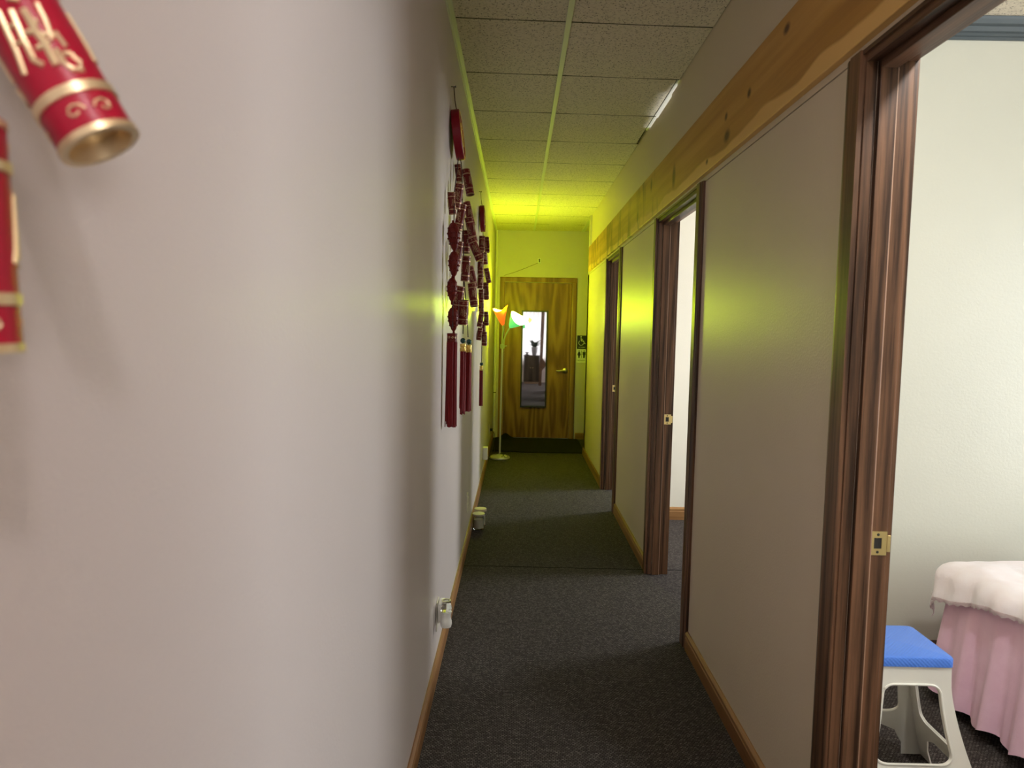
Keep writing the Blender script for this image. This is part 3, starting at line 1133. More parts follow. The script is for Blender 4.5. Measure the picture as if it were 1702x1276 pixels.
# arms and shades (left opens up and left, right opens up and right)
A1b = (-0.158, LY, 1.445)
A2b = (-0.082, LY - 0.01, 1.425)
m = MB().tube([(LX + 0.004, LY, 1.235), (LX + 0.006, LY, 1.32), (LX + 0.013, LY, 1.40), A1b], 0.0075, 10)
arm = part(m, 'arm', MT['green_stem'], t, True)
m = MB().tube([(LX + 0.022, LY - 0.004, 1.235), (LX + 0.024, LY - 0.006, 1.29), (LX + 0.045, LY - 0.008, 1.35), (LX + 0.075, LY - 0.01, 1.405), A2b], 0.0075, 10)
arm2 = part(m, 'arm', MT['green_stem'], t, True)
sh = petal_shade(A1b, (-0.22, -0.12, 1), 0.072, 0.155, 0.32, 0.85, emat('orange_shade', (0.8, 0.16, 0.03), (1.0, 0.10, 0.012), 0.85), 'lamp_shade', t, 1.25, ref=(1, -0.35, 0))
sh['label'] = 'glowing orange flower shade'
petal_shade(Vector(A1b) + Vector((-0.001, 0, 0.004)), (-0.22, -0.12, 1), 0.072, 0.150, 0.30, 0.85, emat('shade_lining', (0.9, 0.9, 0.8), (0.9, 1.0, 0.75), 1.1), 'shade_lining', sh, 1.25, ref=(1, -0.35, 0), off=0.0028)
sh2 = petal_shade(A2b, (0.62, -0.55, 0.72), 0.098, 0.138, 0.55, 0.85, emat('green_shade', (0.2, 0.7, 0.3), (0.10, 0.75, 0.22), 0.75), 'lamp_shade', t, 1.15, ref=(1, 0.1, -0.15))
sh2['label'] = 'glowing green and white flower shade'
petal_shade(Vector(A2b) + Vector((0.002, -0.002, 0.003)), (0.62, -0.55, 0.72), 0.098, 0.134, 0.52, 0.85, emat('shade_lining_white', (0.9, 0.95, 0.9), (0.95, 1.0, 0.95), 2.5), 'shade_lining', sh2, 1.15, ref=(1, 0.1, -0.15), off=0.0028)
for nm, loc, e in (('lamp_bulb', (-0.185, LY - 0.03, 1.67), 34), ('lamp_bulb', (0.02, LY - 0.14, 1.58), 20)):
    ld = bpy.data.lights.new(nm, 'POINT')
    ld.energy = e
    ld.color = (0.75, 1.0, 0.006)
    ld.shadow_soft_size = 0.05
    lo = bpy.data.objects.new(nm, ld)
    lo.location = loc
    COL.objects.link(lo)
    local(lo, t)
for base, ax in ((A1b, (-0.22, -0.12, 1)), (A2b, (0.62, -0.55, 0.72))):
    p = Vector(base) + Vector(ax).normalized() * 0.07
    m = MB().sphere(p, 0.022, 14, 10)
    part(m, 'bulb', emat('bulb_glow', (1, 1, 0.9), (1, 1, 0.85), 6.0), sh if base is A1b else sh2, True)
m = MB().tube([(LX + 0.02, LY - 0.085, 0.034), (LX + 0.05, LY - 0.05, 0.055), (LX + 0.02, LY - 0.01, 0.062), (LX + 0.06, LY - 0.02, 0.06), (LX + 0.095, LY - 0.05, 0.03), (LX + 0.06, LY - 0.09, 0.028),
               (LX + 0.03, LY - 0.03, 0.058), (LX - 0.03, LY + 0.02, 0.054), (LX - 0.06, LY + 0.16, 0.02), (LX - 0.075, LY + 0.28, 0.10), (LX - 0.07, LY + 0.38, 0.21), (-0.272, 7.97, 0.256)], 0.003, 6)
part(m, 'power_cord', MT['black'], t, True)
part(MB().box(-0.294, -0.262, 7.95, 7.99, 0.242, 0.272, 0.004), 'plug', MT['black'], t)


# ------------------------------------------------------------------ wall plates and outlets on the left wall
def plate(y, z, label, group=None, h=0.118, w=0.072):
    t = thing('outlet_plate', label, 'outlet', (XL, y, z - h / 2))
    part(MB().box(XL + 0.0003, XL + 0.006, y - w / 2, y + w / 2, z - h / 2, z + h / 2, 0.002, 2), 'plate', MT['cream_plastic'], t)
    for dz in (0.02, -0.02):
        s_ = part(MB().box(XL + 0.006, XL + 0.008, y - 0.016, y + 0.016, z + dz - 0.014, z + dz + 0.014, 0.003, 2), 'socket', MT['cream_plastic'], t)
        mm_ = MB()
        for dy in (-0.006, 0.006):
            mm_.box(XL + 0.0078, XL + 0.0083, y + dy - 0.001, y + dy + 0.001, z + dz - 0.004, z + dz + 0.006)
        part(mm_, 'slot', MT['black'], s_)
    return t


plate(2.755, 0.240, 'cream outlet plate holding the plug-in air freshener')
plate(4.43, 0.285, 'cream outlet plate low on the wall near the candle jars')
plate(7.97, 0.257, 'cream outlet plate feeding the lamp cord')
t = thing('plug_adapter', 'white plug-in box low on the left wall before the lamp', 'adapter', (XL, 6.50, 0.18))
part(MB().box(XL + 0.0003, XL + 0.006, 6.46, 6.54, 0.178, 0.30, 0.002), 'adapter_plate', MT['cream_plastic'], t)
part(MB().box(XL + 0.006, XL + 0.046, 6.465, 6.535, 0.183, 0.300, 0.005, 3), 'adapter_body', MT['white_plastic'], t)

# air freshener in the near outlet
FY = 2.68
t = thing('air_freshener', 'clear and white plug-in air freshener by the near baseboard', 'air freshener', (XL + 0.02, FY, 0.235))
m = MB()
m.box(XL + 0.009, XL + 0.034, 2.70, 2.78, 0.225, 0.300, 0.006, 2)
part(m, 'plug_body', MT['white_plastic'], t, True)
m = MB().lathe([(0.0, 0.0), (0.020, 0.0), (0.023, 0.012), (0.022, 0.024), (0.018, 0.036), (0.019, 0.050), (0.022, 0.060), (0.0, 0.062)], 24, (XL + 0.045, FY, 0.222), cap=False)
part(m, 'oil_housing', MT['white_plastic'], t, True)
m = MB().lathe([(0.0, 0.0), (0.021, 0.0), (0.022, 0.012), (0.019, 0.026), (0.016, 0.034), (0.0, 0.035)], 24, (XL + 0.045, FY, 0.286), cap=False)
part(m, 'glass_bottle', MT['glass'], t, True)
m = MB()
m.lathe([(0.013, 0), (0.018, 0), (0.018, 0.006), (0.013, 0.006), (0.013, 0)], 24, (XL + 0.045, FY, 0.322), cap=False)
part(m, 'metal_ring', MT['nickel'], t, True)


# ------------------------------------------------------------------ candle jars
def jar(x, y, label, glass_lid):
    t = thing('candle_jar', label, 'candle', (x, y, 0), 'candle jars on the floor')
    m = MB().lathe([(0.0, 0.002), (0.036, 0.002), (0.039, 0.010), (0.038, 0.07), (0.034, 0.090), (0.037, 0.096), (0.035, 0.096), (0.031, 0.088), (0.035, 0.07), (0.036, 0.012), (0.0, 0.010)], 28, (x, y, 0), cap=False)
    part(m, 'glass_jar', MT['glass'], t, True)
    m = MB().lathe([(0.0, 0.0125), (0.034, 0.0125), (0.034, 0.072), (0.0, 0.072)], 24, (x, y, 0), cap=False)
    part(m, 'wax', MT['wax'], t, True)
    if glass_lid:
        m = MB().lathe([(0.0, 0.098), (0.036, 0.098), (0.042, 0.106), (0.043, 0.113), (0.026, 0.116), (0.012, 0.122), (0.0, 0.124)], 28, (x, y, 0), cap=False)
        part(m, 'lid', MT['wax'], t, True)
    else:
        m = MB().lathe([(0.0, 0.098), (0.036, 0.098), (0.043, 0.102), (0.044, 0.116), (0.042, 0.119), (0.0, 0.120)], 28, (x, y, 0), cap=False)
        o = part(m, 'lid', MT['lidwood'], t, True)
        o['label'] = 'flat pale wooden lid'
    return t


jar(-0.246, 4.82, 'front candle jar with a knobbed lid by the left baseboard', True)
jar(-0.240, 4.935, 'candle jar with flat wooden lid standing behind the other jar', False)

# ------------------------------------------------------------------ firecracker garlands
R0, L0 = 0.0215, 0.108     # radius and length of one ornament


def wrap(m, pts, r):
    """stroke on the cylinder: pts = (angle, height) pairs."""
    P = []
    for (a0, h0), (a1, h1) in zip(pts, pts[1:]):
        n = max(1, int(abs(a1 - a0) / 0.25))
        for i in range(n):
            P.append((a0 + (a1 - a0) * i / n, h0 + (h1 - h0) * i / n))
    P.append(pts[-1])
    m.tube([(R0 * math.cos(a), R0 * math.sin(a), h) for a, h in P], r, 6)


# glyph strokes in a flat drawing; origin at the foot of the ornament, unit = radius
FX = Vector((0.47, 0.88))
FP = Vector((0.88, -0.47))


def gp(x, y, a0=0.0):
    d = Vector((x - 655, y - 905))
    s = max(-0.97, min(0.97, d.dot(FP) / 270))
    return (a0 + math.asin(s), -d.dot(FX) / 270 * R0)


GL = [([(185, -20), (200, 75)], 1.9), ([(262, 110), (300, 170), (330, 250), (390, 330), (452, 470)], 1.3), ([(248, 285), (330, 250), (400, 262), (428, 235)], 1.0),
      ([(312, 385), (365, 345), (432, 290)], 0.9), ([(290, 205), (365, 165)], 1.0), ([(165, 140), (220, 330), (270, 470), (345, 495)], 1.1), ([(60, 160), (150, 420), (190, 560)], 1.0),
      ([(120, 260), (180, 240)], 0.8), ([(140, 380), (210, 350)], 0.8),
      ([(372, 20), (420, 130), (455, 270)], 0.9), ([(480, 200), (545, 290)], 0.8), ([(468, 345), (510, 430), (565, 462), (640, 440), (622, 375), (562, 340), (515, 362)], 1.0)]
m = MB()
m.lathe([(0.0, 0.010), (R0 * 0.86, 0.010), (R0 * 0.88, 0.0), (R0, 0.0), (R0, L0), (R0 * 0.88, L0), (R0 * 0.86, L0 - 0.002), (0, L0 - 0.002)], 28, cap=False)
fc = m.build('firecracker', MT['dim_red'], smooth=True)
m = MB()
for z0, z1, rr in ((0.0005, 0.004, 0.0008), (0.0215, 0.0278, 0.0012), (L0 - 0.0245, L0 - 0.019, 0.0012), (L0 - 0.004, L0 - 0.0005, 0.0008)):
    m.lathe([(R0 - 0.001, z0), (R0 + rr, z0 + 0.0004), (R0 + rr, z1 - 0.0004), (R0 - 0.001, z1)], 28, cap=False)
m.lathe([(0.0, 0.0094), (R0 * 0.83, 0.0094), (R0 * 0.84, -0.0006), (R0 + 0.0009, -0.0006), (R0 + 0.0009, 0.001)], 28, cap=False)
for q in range(3):
    a0 = 2 * PI * q / 3
    for pts, w in GL:
        mir = [gp(x, y, 0) for x, y in pts]
        hs = [(a0 + a * 0.66, min(max(h, 0.031), 0.079)) for a, h in mir]
        wrap(m, hs, 0.0016 * w)
    for c, s in (((a0 - 0.15), 1), ((a0 + 0.6), -1)):
        wrap(m, [(c + s * 0.26 * math.cos(k * 0.75) * (1 - k * 0.09), 0.0125 + 0.0045 * math.sin(k * 0.75) * (1 - k * 0.09)) for k in range(9)], 0.0008)
        wrap(m, [(c + s * 0.26 * math.cos(k * 0.75) * (1 - k * 0.09), L0 - 0.0115 + 0.0045 * math.sin(k * 0.75) * (1 - k * 0.09)) for k in range(9)], 0.0008)
fg = m.build('gold_relief', MT['dim_gold'], smooth=True)
fg.parent = fc

# a hanging oval charm
m = MB()
m.lathe([(0.0, -0.075), (0.006, -0.07), (0.005, -0.058), (0.012, -0.048), (0.021, -0.02), (0.0245, 0.005), (0.022, 0.03), (0.013, 0.047), (0.005, 0.052), (0.004, 0.06), (0.0, 0.06)], 20, cap=False)
for k in range(14):
    for j in range(4):
        a = 2 * PI * (k + 0.5 * (j % 2)) / 14
        z = -0.03 + 0.02 * j
        rr = [0.0185, 0.0235, 0.0243, 0.0205][j]
        rr -= 0.0014
        m.sphere((rr * math.cos(a), rr * math.sin(a), z), 0.0042, 8, 6, (1, 1, 1.0))
oc = m.build('oval_charm', MT['dim_red'], smooth=True, ang=60)

FIRST = {'f': True, 'o': True}


def place_cracker(parent, c, axis, roll=0.0, scale=1.0, ls=1.0, bright=False):
    """c = middle of the ornament; axis points from foot to head."""
    if FIRST['f']:
        o, g_ = fc, fg
        FIRST['f'] = False
    else:
        o = fc.copy()
        COL.objects.link(o)
        g_ = fg.copy()
        COL.objects.link(g_)
        g_.parent = o
    if bright:
        o.data, g_.data = o.data.copy(), g_.data.copy()
        o.data.materials[0], g_.data.materials[0] = MT['red'], MT['gold']  # swap in the lit copies of the red and gold
    q = Vector((0, 0, 1)).rotation_difference(Vector(axis).normalized())
    Mx = q.to_matrix() @ Matrix.Rotation(roll, 3, 'Z')
    M4 = Mx.to_4x4() @ Matrix.Diagonal((scale, scale, scale * ls, 1))
    M4.translation = Vector(c) - Mx @ Vector((0, 0, L0 * scale * ls / 2))
    o.parent = parent
    o.matrix_parent_inverse = parent.matrix_basis.inverted()
    o.matrix_basis = M4
    return o


def place_charm(parent, c, lean, s):
    if FIRST['o']:
        o = oc
        FIRST['o'] = False
    else:
        o = oc.copy()
        COL.objects.link(o)
    M4 = Matrix.Rotation(-math.radians(lean), 4, 'Y') @ Matrix.Diagonal((s, s, s, 1))
    M4.translation = Vector(c)
    o.parent = parent
    o.matrix_parent_inverse = parent.matrix_basis.inverted()
    o.matrix_basis = M4


def tassel(parent, x, y, z0, z1, r, n, head='bead', bead_r=0.012):
    """strands hang from z0 to z1."""
    root = part(MB().lathe([(0.0, z0 - 0.002), (r * 0.9, z0 - 0.002), (r, z0 + 0.002), (r, z0 + 0.012), (r * 0.86, z0 + 0.014), (r * 0.86, z0 + 0.019), (r, z0 + 0.021), (r * 0.95, z0 + 0.031), (0.0, z0 + 0.033)],
                           18, (x, y, 0), cap=False), 'tassel_band', MT['yellow_gold'], parent, True)
    root['label'] = 'gold tassel band'
    m = MB()
    for i in range(n):
        a = 2 * PI * random.random()
        rr = r * 0.92 * math.sqrt(random.random())
        px, py = x + rr * math.cos(a), y + rr * math.sin(a)
        e = z1 + random.random() ** 2 * 0.035
        dx, dy = random.uniform(-.004, .004), random.uniform(-.004, .004)
        m.tube([(px, py, z0), (px + dx * 0.4, py + dy * 0.4, (z0 + e) / 2), (px + dx, py + dy, e)], 0.0021, 5)
    local(m.build('tassel_strands', MT['strand'], smooth=True), root)
    if head == 'bead':
        part(MB().sphere((x, y, z0 + 0.033 + bead_r), bead_r, 16, 12), 'bead', MT['bead'], parent, True)
    return root


def cord(parent, pts, r=0.0022):
    return part(MB().tube(pts, r, 6), 'cord', MT['cord'], parent, True)


def nail(parent, x, y, z):
    return part(MB().lathe([(0.0018, 0), (0.0018, 0.022), (0.005, 0.022), (0.005, 0.025), (0, 0.025)], 10, (XL - 0.004, y, z), (1, 0, 0), cap=False), 'nail', MT['dark'], parent)


# --- the large garland
t = thing('firecracker_garland', 'larger red firecracker garland with three tassels, nearer on the left wall', 'garland', (XL, 3.07, 0.97))
nail(t, XL, 3.07, 2.412)


def plaque(parent, c, r, th, tilt_x, name='plaque'):
    ax = Vector((math.cos(tilt_x), 0, math.sin(tilt_x)))
    m = MB().lathe([(0.0, -th / 2), (r - 0.003, -th / 2), (r, -th / 2 + 0.003), (r, th / 2 - 0.003), (r - 0.003, th / 2), (r - 0.012, th / 2), (r - 0.014, th / 2 - 0.003), (0.0, th / 2 - 0.003)], 40, c, ax, cap=False)
    p = part(m, name, MT['plaque_red'], parent, True)
    m = MB()
    cc = Vector(c)
    rot = Vector((0, 0, 1)).rotation_difference(ax).to_matrix()
    f = lambda u, v, w: cc + rot @ Vector((u, v, w))
    m.tube([f((r - 0.008) * math.cos(a), (r - 0.008) * math.sin(a), th / 2) for a in [2 * PI * k / 40 for k in range(41)]], 0.002, 6)
    for s in ([(-.5, .4), (.5, .4)], [(0, .6), (0, .1)], [(-.4, .1), (.4, .1), (.4, -.5), (-.4, -.5), (-.4, .1)], [(0, .1), (0, -.5)], [(-.4, -.2), (.4, -.2)]):
        m.tube([f(-v * r * 0.8, u * r * 0.8, th / 2 - 0.002) for u, v in s], 0.0032, 6)
    local(m.build('gold_relief', MT['yellow_gold'], smooth=True), p)
    return p


plaque(t, (-0.2735, 3.11, 2.222), 0.105, 0.036, math.radians(7))
cord(t, [(XL + 0.012, 3.07, 2.412), (-0.2875, 3.09, 2.36), (-0.2815, 3.105, 2.325)])
cord(t, [(-0.2615, 3.11, 2.118), (-0.256, 3.11, 2.08), (-0.247, 3.09, 1.9), (-0.240, 3.07, 1.7), (-0.236, 3.05, 1.5), (-0.236, 3.05, 1.366)])
cord(t, [(-0.236, 3.07, 1.60), (-0.222, 3.08, 1.45), (-0.216, 3.08, 1.352)])
cord(t, [(-0.262, 3.0, 2.10), (-0.268, 2.92, 1.95), (-0.262, 2.84, 1.83), (-0.262, 2.84, 1.62), (-0.262, 2.84, 1.39)])
G1 = [(-0.281, 3.240, 2.089, 8, 0.014, 0.078), (-0.229, 3.120, 2.025, 12, 0.0175, 0.115), (-0.264, 3.020, 1.946, -8, 0.019, 0.104), (-0.276, 2.890, 1.893, 4, 0.015, 0.088),
      (-0.257, 3.070, 1.866, -10, 0.018, 0.112), (-0.224, 3.150, 1.895, 14, 0.0155, 0.106), (-0.211, 3.100, 1.818, 14, 0.017, 0.109), (-0.189, 3.060, 1.731, 24, 0.0175, 0.103),
      (-0.238, 3.160, 1.773, 0, 0.018, 0.097), (-0.255, 2.960, 1.701, -7, 0.0165, 0.097), (-0.226, 3.020, 1.644, -4, 0.018, 0.106), (-0.207, 3.160, 1.620, 14, 0.015, 0.095),
      (-0.196, 3.060, 1.535, 8, 0.0175, 0.100), (-0.252, 2.980, 1.515, -10, 0.018, 0.104), (-0.225, 2.900, 1.455, -3, 0.021, 0.099)]
for i, (x, y, z, lean, r, L) in enumerate(G1):
    a = math.radians(lean)
    place_cracker(t, (x, y, z), (-math.sin(a), 0.15 * math.sin(i * 1.7), math.cos(a)), i * 0.9 - 1.4, r / R0, (L / L0) / (r / R0))
for x, y, z, lean, s in [(-0.262, 2.84, 1.756, 4, 1.02), (-0.260, 2.84, 1.648, 0, 0.92), (-0.266, 2.84, 1.546, 0, 0.86), (-0.262, 2.86, 1.428, 3, 0.88)]:
    place_charm(t, (x, y, z), lean, s)
# wide tassel under a patterned red band, and the two beaded ones
bw = 0.0205
m = MB().lathe([(0.0, 0.0), (bw, 0.0), (bw + 0.001, 0.004), (bw, 0.007), (bw, 0.029), (bw + 0.001, 0.032), (bw, 0.036), (0.0, 0.037)], 20, (-0.2655, 2.86, 1.333), cap=False)
wb = part(m, 'tassel_band', MT['dim_red'], t, True)
wb['label'] = 'wide patterned dark red tassel band'
m = MB()
for k in range(9):
    a = 2 * PI * k / 9
    m.tube([(-0.2655 + bw * math.cos(a + 0.22 * math.cos(j * 0.8) * (1 - j * .08)), 2.86 + bw * math.sin(a + 0.22 * math.cos(j * 0.8) * (1 - j * .08)), 1.3515 + 0.006 * math.sin(j * 0.8) * (1 - j * .08)) for j in range(9)], 0.001, 5)
local(m.build('gold_relief', MT['gold'], smooth=True), wb)
m = MB()
for i in range(90):
    a = 2 * PI * random.random()
    rr = bw * math.sqrt(random.random())
    px, py = -0.2655 + rr * math.cos(a), 2.86 + rr * math.sin(a)
    e = 0.985 + random.random() ** 2 * 0.03
    dx, dy = random.uniform(-.006, .003), random.uniform(-.004, .004)
    m.tube([(px, py, 1.333), (px + dx * .4, py + dy * .4, 1.15), (px + dx, py + dy, e)], 0.0021, 5)
local(m.build('tassel_strands', MT['strand'], smooth=True), wb)
tassel(t, -0.236, 3.05, 1.292, 1.015, 0.0135, 55, bead_r=0.012)
tassel(t, -0.212, 3.08, 1.287, 1.025, 0.0135, 55, bead_r=0.012)

# --- the small garland farther along
t = thing('firecracker_garland', 'smaller red firecracker garland with one tassel, farther along the left wall', 'garland', (XL, 5.23, 0.81))
nail(t, XL, 5.23, 2.394)
plaque(t, (-0.278, 5.32, 2.213), 0.098, 0.034, math.radians(3))
cord(t, [(XL + 0.012, 5.23, 2.394), (-0.288, 5.28, 2.35), (-0.283, 5.315, 2.310)])
cord(t, [(-0.273, 5.32, 2.117), (-0.270, 5.30, 2.05), (-0.268, 5.30, 1.7), (-0.266, 5.30, 1.40), (-0.268, 5.30, 1.145)], 0.0026)
G2 = [(-0.272, 5.180, 2.014, 0, 0.021, 0.108), (-0.243, 5.350, 2.025, 4, 0.018, 0.115), (-0.255, 5.300, 1.921, 6, 0.019, 0.091), (-0.280, 5.24, 1.926, 0, 0.020, 0.101),
      (-0.277, 5.140, 1.844, 0, 0.021, 0.112), (-0.230, 5.240, 1.788, 12, 0.018, 0.110), (-0.279, 5.200, 1.740, -2, 0.021, 0.100), (-0.243, 5.330, 1.678, 5, 0.021, 0.128),
      (-0.274, 5.240, 1.637, 0, 0.020, 0.099), (-0.279, 5.360, 1.570, 0, 0.021, 0.092), (-0.277, 5.260, 1.468, -8, 0.020, 0.118), (-0.236, 5.300, 1.474, 3, 0.018, 0.104),
      (-0.281, 5.20, 1.357, -9, 0.019, 0.092), (-0.245, 5.220, 1.322, 2, 0.020, 0.103), (-0.263, 5.360, 1.402, 0, 0.018, 0.101)]
for i, (x, y, z, lean, r, L) in enumerate(G2):
    a = math.radians(lean)
    place_cracker(t, (x, y, z), (-math.sin(a), 0.12 * math.sin(i * 2.1), math.cos(a)), i * 1.1 - 1.2, r / R0, (L / L0) / (r / R0))
tassel(t, -0.268, 5.30, 1.085, 0.812, 0.0135, 48, bead_r=0.013)

# --- the nearest garland, mostly out of frame
t = thing('firecracker_garland', 'nearest firecracker garland, two red and gold rolls in the upper left corner', 'garland', (XL, 0.40, 1.37))
nail(t, XL, 0.40, 2.0)
cord(t, [(XL + 0.015, 0.40, 2.0), (-0.285, 0.385, 1.8), (-0.284, 0.368, 1.58), (-0.266, 0.334, 1.47)])
foot = Vector((-0.2250, 0.3830, 1.4765))
ax = Vector((-0.50, -0.06, 0.86)).normalized()
place_cracker(t, foot + ax * (L0 * 0.93 / 2), ax, math.radians(-66), 0.93, 1.0, True)
foot = Vector((-0.2600, 0.3320, 1.3670))
ax = Vector((-0.03, -0.025, 1.0)).normalized()
place_cracker(t, foot + ax * (L0 / 2), ax, math.radians(-60), 1.0, 1.0, True)
cord(t, [(-0.284, 0.368, 1.58), (-0.280, 0.400, 1.572)], 0.0015)


# ------------------------------------------------------------------ step stool in the near room
SCX, SCY = 1.156, 2.075
SW, SD, SH = 0.112, 0.109, 0.444       # half width, half depth at the top, body height


def flare(z):
    s = 1 - z / SH
    return 0.012 * s + 0.10 * max(0, (s - 0.12) / 0.88) ** 1.5


def rrect(x0, x1, z0, z1, r, n=5):
    pts = []
    for cx_, cz_, a in ((x1 - r, z1 - r, 0), (x0 + r, z1 - r, 90), (x0 + r, z0 + r, 180), (x1 - r, z0 + r, 270)):
        for k in range(n + 1):
            aa = math.radians(a + 90 * k / n)
            pts.append((cx_ + r * math.cos(aa), cz_ + r * math.sin(aa)))
    return pts


def dense(pts, step=0.02):
    out = []
    for a, c in zip(pts, pts[1:] + pts[:1]):
        n = max(1, int(math.hypot(c[0] - a[0], c[1] - a[1]) / step))
        for k in range(n):
            out.append((a[0] + (c[0] - a[0]) * k / n, a[1] + (c[1] - a[1]) * k / n))
    return out


def stool_side(m, half, mapf, gap):
    g_ = gap
    outline = [(-half, SH), (-half, 0), (-half + 0.034, 0)] + \
              [(-g_, 0.05), (-g_ + 0.012, 0.10), (-g_ + 0.04, 0.122), (g_ - 0.04, 0.122), (g_ - 0.012, 0.10), (g_, 0.05)] + \
              [(half - 0.034, 0), (half, 0), (half, SH)]
    outline = dense(outline)
    hole = dense(rrect(-g_, g_, 0.172, 0.39, 0.028))
    bm2 = bmesh.new()
    es = []
    for loop in (outline, hole):
        vs = [bm2.verts.new((p[0], 0, p[1])) for p in loop]
        for i in range(len(vs)):
            es.append(bm2.edges.new((vs[i], vs[(i + 1) % len(vs)])))
    bmesh.ops.triangle_fill(bm2, use_beauty=True, use_dissolve=False, edges=es)
    vmap = {}
    for v in bm2.verts:
        vmap[v] = m.bm.verts.new(mapf(v.co.x / half, v.co.z, 0.0))
    vin = {}
    for v in bm2.verts:
        vin[v] = m.bm.verts.new(mapf(v.co.x / half, v.co.z, 0.006))
    for f in bm2.faces:
        m.bm.faces.new([vmap[v] for v in f.verts])
        m.bm.faces.new([vin[v] for v in reversed(f.verts)])
    for e in bm2.edges:
        if len(e.link_faces) == 1:
            a, c = e.verts
            m.bm.faces.new((vmap[a], vmap[c], vin[c], vin[a]))
    # raised rim round the opening
    rim = [Vector(mapf(p[0] / half, p[1], -0.001)) for p in hole]
    m.tube(rim + [rim[0]], 0.0036, 6, cap=False)
    bm2.free()


t = thing('step_stool', 'white plastic step stool with a blue top beside the massage table', 'stool', (SCX, SCY, 0))
m = MB()


def fmap(sgn):
    return lambda u, z, d: (SCX + u * (SW + flare(z) - d * 0.9), SCY + sgn * (SD + flare(z) * 0.75 - d), z)


def smap(sgn):
    return lambda u, z, d: (SCX + sgn * (SW + flare(z) - d), SCY + u * (SD + flare(z) * 0.75 - d * 0.9), z)


stool_side(m, SW, fmap(-1), 0.080)
stool_side(m, SW, fmap(1), 0.080)
stool_side(m, SD, smap(1), 0.076)
stool_side(m, SD, smap(-1), 0.076)
m.box(SCX - SW, SCX + SW, SCY - SD, SCY + SD, SH - 0.006, SH)
part(m, 'stool_frame', MT['white_plastic'], t, True, 40)
m = MB()


def rslab(m, hx_, hy_, r, z0, z1, c):
    pr = rrect(-hx_, hx_, -hy_, hy_, r, 6)
    rings = []
    for k, (z, s) in enumerate(((z0, 0.0), (z1 - 0.006, 0.0), (z1 - 0.002, 0.002), (z1, 0.006))):
        rings.append([m.bm.verts.new((c[0] + p[0] * (1 - s / hx_), c[1] + p[1] * (1 - s / hy_), z)) for p in pr])
    n = len(pr)
    for a, bq in zip(rings, rings[1:]):
        for i in range(n):
            m.bm.faces.new((a[i], a[(i + 1) % n], bq[(i + 1) % n], bq[i]))
    m.bm.faces.new(rings[-1])
    m.bm.faces.new(rings[0][::-1])


rslab(m, SW + 0.006, SD + 0.006, 0.016, SH + 0.0002, SH + 0.028, (SCX, SCY))
o = part(m, 'stool_top', MT['blue'], t, True)
o['label'] = 'blue non-slip top'

# ------------------------------------------------------------------ massage table with skirt and sheet
TA = math.radians(-10)
TO = Vector((1.635, 2.63))          # far left corner
ux = Vector((math.cos(TA), math.sin(TA)))     # across the width
uy = Vector((math.sin(TA), -math.cos(TA)))    # along the left side, toward the viewer
uy = Vector((0.08, -0.997)).normalized()
ux = Vector((0.997, 0.08)).normalized()
TWD, TLN, TH = 0.72, 1.85, 0.545


def tw(a, c, z):
    p = TO + ux * a + uy * c
    return Vector((p.x, p.y, z))


cen = tw(TWD / 2, TLN / 2, 0)
t = thing('massage_table', 'low massage table hidden under a pink skirt and white sheet', 'table', cen)


def tbox(m, a0, a1, c0, c1, z0, z1):
    vs = [m.bm.verts.new(tw(a, c, z)) for z in (z0, z1) for c in (c0, c1) for a in (a0, a1)]
    for f in ((0, 1, 3, 2), (4, 6, 7, 5), (0, 4, 5, 1), (2, 3, 7, 6), (0, 2, 6, 4), (1, 5, 7, 3)):
        m.bm.faces.new([vs[i] for i in f])


m = MB()
tbox(m, 0.06, TWD - 0.06, 0.06, TLN - 0.06, TH - 0.09, TH - 0.012)
part(m, 'table_top', MT['cream_plastic'], t)
for a in (0.07, TWD - 0.11):
    for c in (0.12, TLN - 0.16):
        m = MB()
        tbox(m, a, a + 0.04, c, c + 0.04, 0, TH - 0.09)
        part(m, 'leg', MT['darkwood'], t)

# skirt: perimeter of a rounded rectangle, pleats deepening downward
pts = []


def perim(n, off=0.0):
    r = 0.05
    out = []
    pr = rrect(0.012, TWD - 0.012, 0.012, TLN - 0.012, r, 8)
    pr = dense(pr, 0.012)
    return pr


pr = perim(0)
m = MB()
NZ = 22
rows = []
lens = [0]
for a, c in zip(pr, pr[1:]):
    lens.append(lens[-1] + math.hypot(c[0] - a[0], c[1] - a[1]))
for j in range(NZ + 1):
    s = j / NZ
    row = []
    for i, p in enumerate(pr):
        q0, q1 = pr[i - 1], pr[(i + 1) % len(pr)]
        tg = Vector((q1[0] - q0[0], q1[1] - q0[1])).normalized()
        nrm = Vector((tg.y, -tg.x))
        if nrm.dot(Vector((p[0] - TWD / 2, p[1] - TLN / 2))) < 0:
            nrm = -nrm
        L = lens[i]
        ph = L / 0.155 * 2 * PI + 0.9 * math.sin(L * 5.1)
        f = math.sin(ph) + 0.35 * math.sin(2.3 * ph + 1.0 + s * 1.2)
        pleat = (abs(math.sin(ph * 0.5)) ** 0.6) * 2 - 1.2
        d = 0.004 + 0.028 * s ** 0.9 * (0.55 * f + 0.6 * pleat) + 0.042 * s
        zb = 0.052 + 0.012 * math.sin(ph + 0.6) - 0.012 * math.sin(L * 3)
        z = (TH - 0.055) * (1 - s) + zb * s
        row.append(m.bm.verts.new(tw(p[0] + nrm.x * d, p[1] + nrm.y * d, z)))
    rows.append(row)
n = len(pr)
for j in range(NZ):
    for i in range(n):
        m.bm.faces.new((rows[j][i], rows[j][(i + 1) % n], rows[j + 1][(i + 1) % n], rows[j + 1][i]))
bmesh.ops.recalc_face_normals(m.bm, faces=m.bm.faces)
bmesh.ops.solidify(m.bm, geom=m.bm.faces[:], thickness=0.0015)
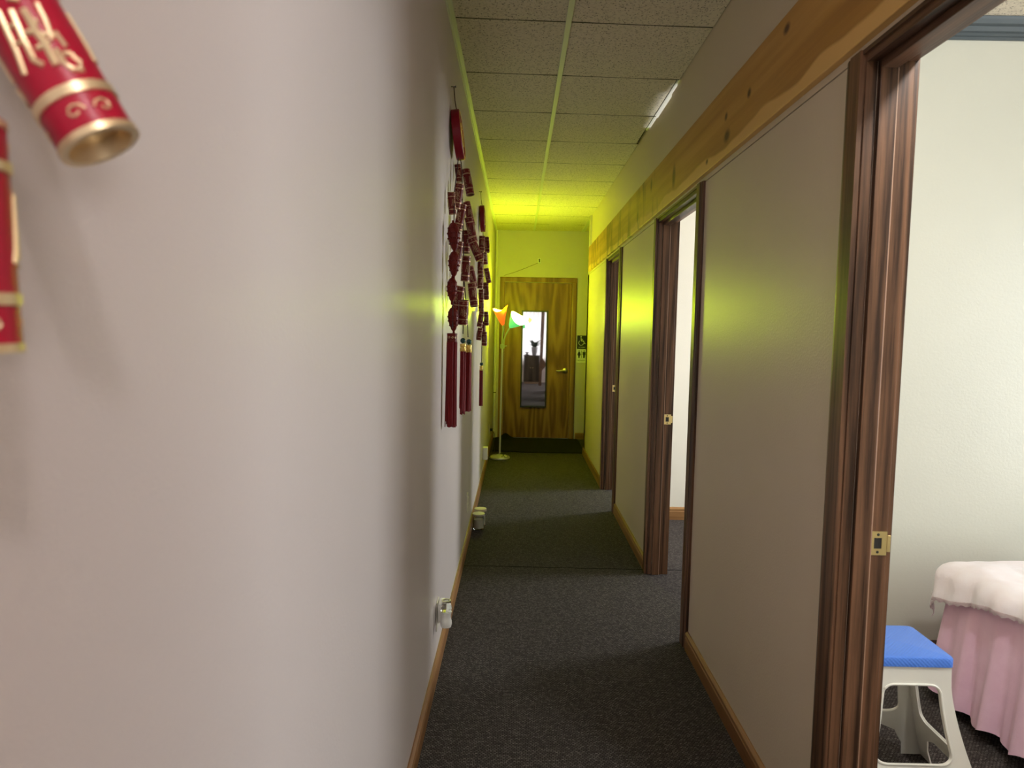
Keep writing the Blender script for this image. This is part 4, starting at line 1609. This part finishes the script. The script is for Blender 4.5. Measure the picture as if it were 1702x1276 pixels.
sk = m.build('bed_skirt', MT['pink'], smooth=True, ang=70)
tag(sk, 'pleated pink fabric skirt hanging round the massage table', 'bed skirt')

# sheet over the top: drops a little way down the sides
t2 = thing('sheet', 'white sheet with a lace hem draped over the massage table', 'sheet', tw(TWD / 2, TLN / 2, TH))


def drape(a, c, lift=0.0):
    ins = 0.05
    qa, qc = min(max(a, ins), TWD - ins), min(max(c, ins), TLN - ins)
    ea, ec = a - qa, c - qc
    e = math.hypot(ea, ec)
    wr = 0.004 * math.sin(a * 23 + 3 * math.sin(c * 11)) + 0.003 * math.sin(c * 31 + a * 9) + 0.005 * math.sin(a * 7 - c * 13)
    z = TH + 0.004 + abs(wr) + lift
    out = 0.0
    r = 0.07
    if e > 0:
        s = min(e / r, PI / 2)
        out = r * math.sin(s) + (max(0, e - r * PI / 2)) * 0.16
        drop = r * (1 - math.cos(s)) + max(0, e - r * PI / 2) * 0.99
        k = math.atan2(ec, ea)
        along = c if abs(ea) > abs(ec) else a
        out += min(1, e / 0.08) * (0.010 * math.sin(along * 26 + 2 * k) + 0.007 * math.sin(along * 61)) + 0.014 * min(1, e / 0.05)
        z = z * (1 - min(1, e / 0.06)) + (TH + 0.004 + lift) * min(1, e / 0.06) - drop
        qa += out * ea / e
        qc += out * ec / e
    return tw(qa, qc, z)


m = MB()
NA, NC = 90, 150
dl = lambda c: 0.130 - 0.09 * min(1, max(0, (c + 0.05) / 0.5)) + 0.008 * math.sin(c * 17)
rows = []
hem = []
for j in range(NC + 1):
    row = []
    c = -0.15 + (TLN + 0.27) * j / NC
    for i in range(NA + 1):
        a0 = -dl(c)
        a = a0 + (TWD + 0.12 - a0) * i / NA
        row.append(m.bm.verts.new(drape(a, c)))
    rows.append(row)
for j in range(NC):
    for i in range(NA):
        m.bm.faces.new((rows[j][i], rows[j][i + 1], rows[j + 1][i + 1], rows[j + 1][i]))
bmesh.ops.recalc_face_normals(m.bm, faces=m.bm.faces)
bmesh.ops.solidify(m.bm, geom=m.bm.faces[:], thickness=0.0015)
part(m, 'sheet_cloth', MT['cloth'], t2, True, 70)
m = MB()
rows = []
for j in range(NC * 2 + 1):
    c = -0.15 + (TLN + 0.27) * j / (NC * 2)
    p0 = drape(-dl(c), c)
    w = 0.014 + 0.0035 * math.sin(j * 1.7)
    p1 = drape(-dl(c) - w, c) + Vector((-0.002 * math.sin(j * 0.9), 0, 0))
    rows.append((m.bm.verts.new(p0), m.bm.verts.new((p0 + p1) / 2 + Vector((-0.0015, 0, 0))), m.bm.verts.new(p1)))
for q0, q1 in zip(rows, rows[1:]):
    for k in range(2):
        m.bm.faces.new((q0[k], q0[k + 1], q1[k + 1], q1[k]))
bmesh.ops.solidify(m.bm, geom=m.bm.faces[:], thickness=0.001)
o = part(m, 'lace_hem', MT['lace'], t2, True, 70)
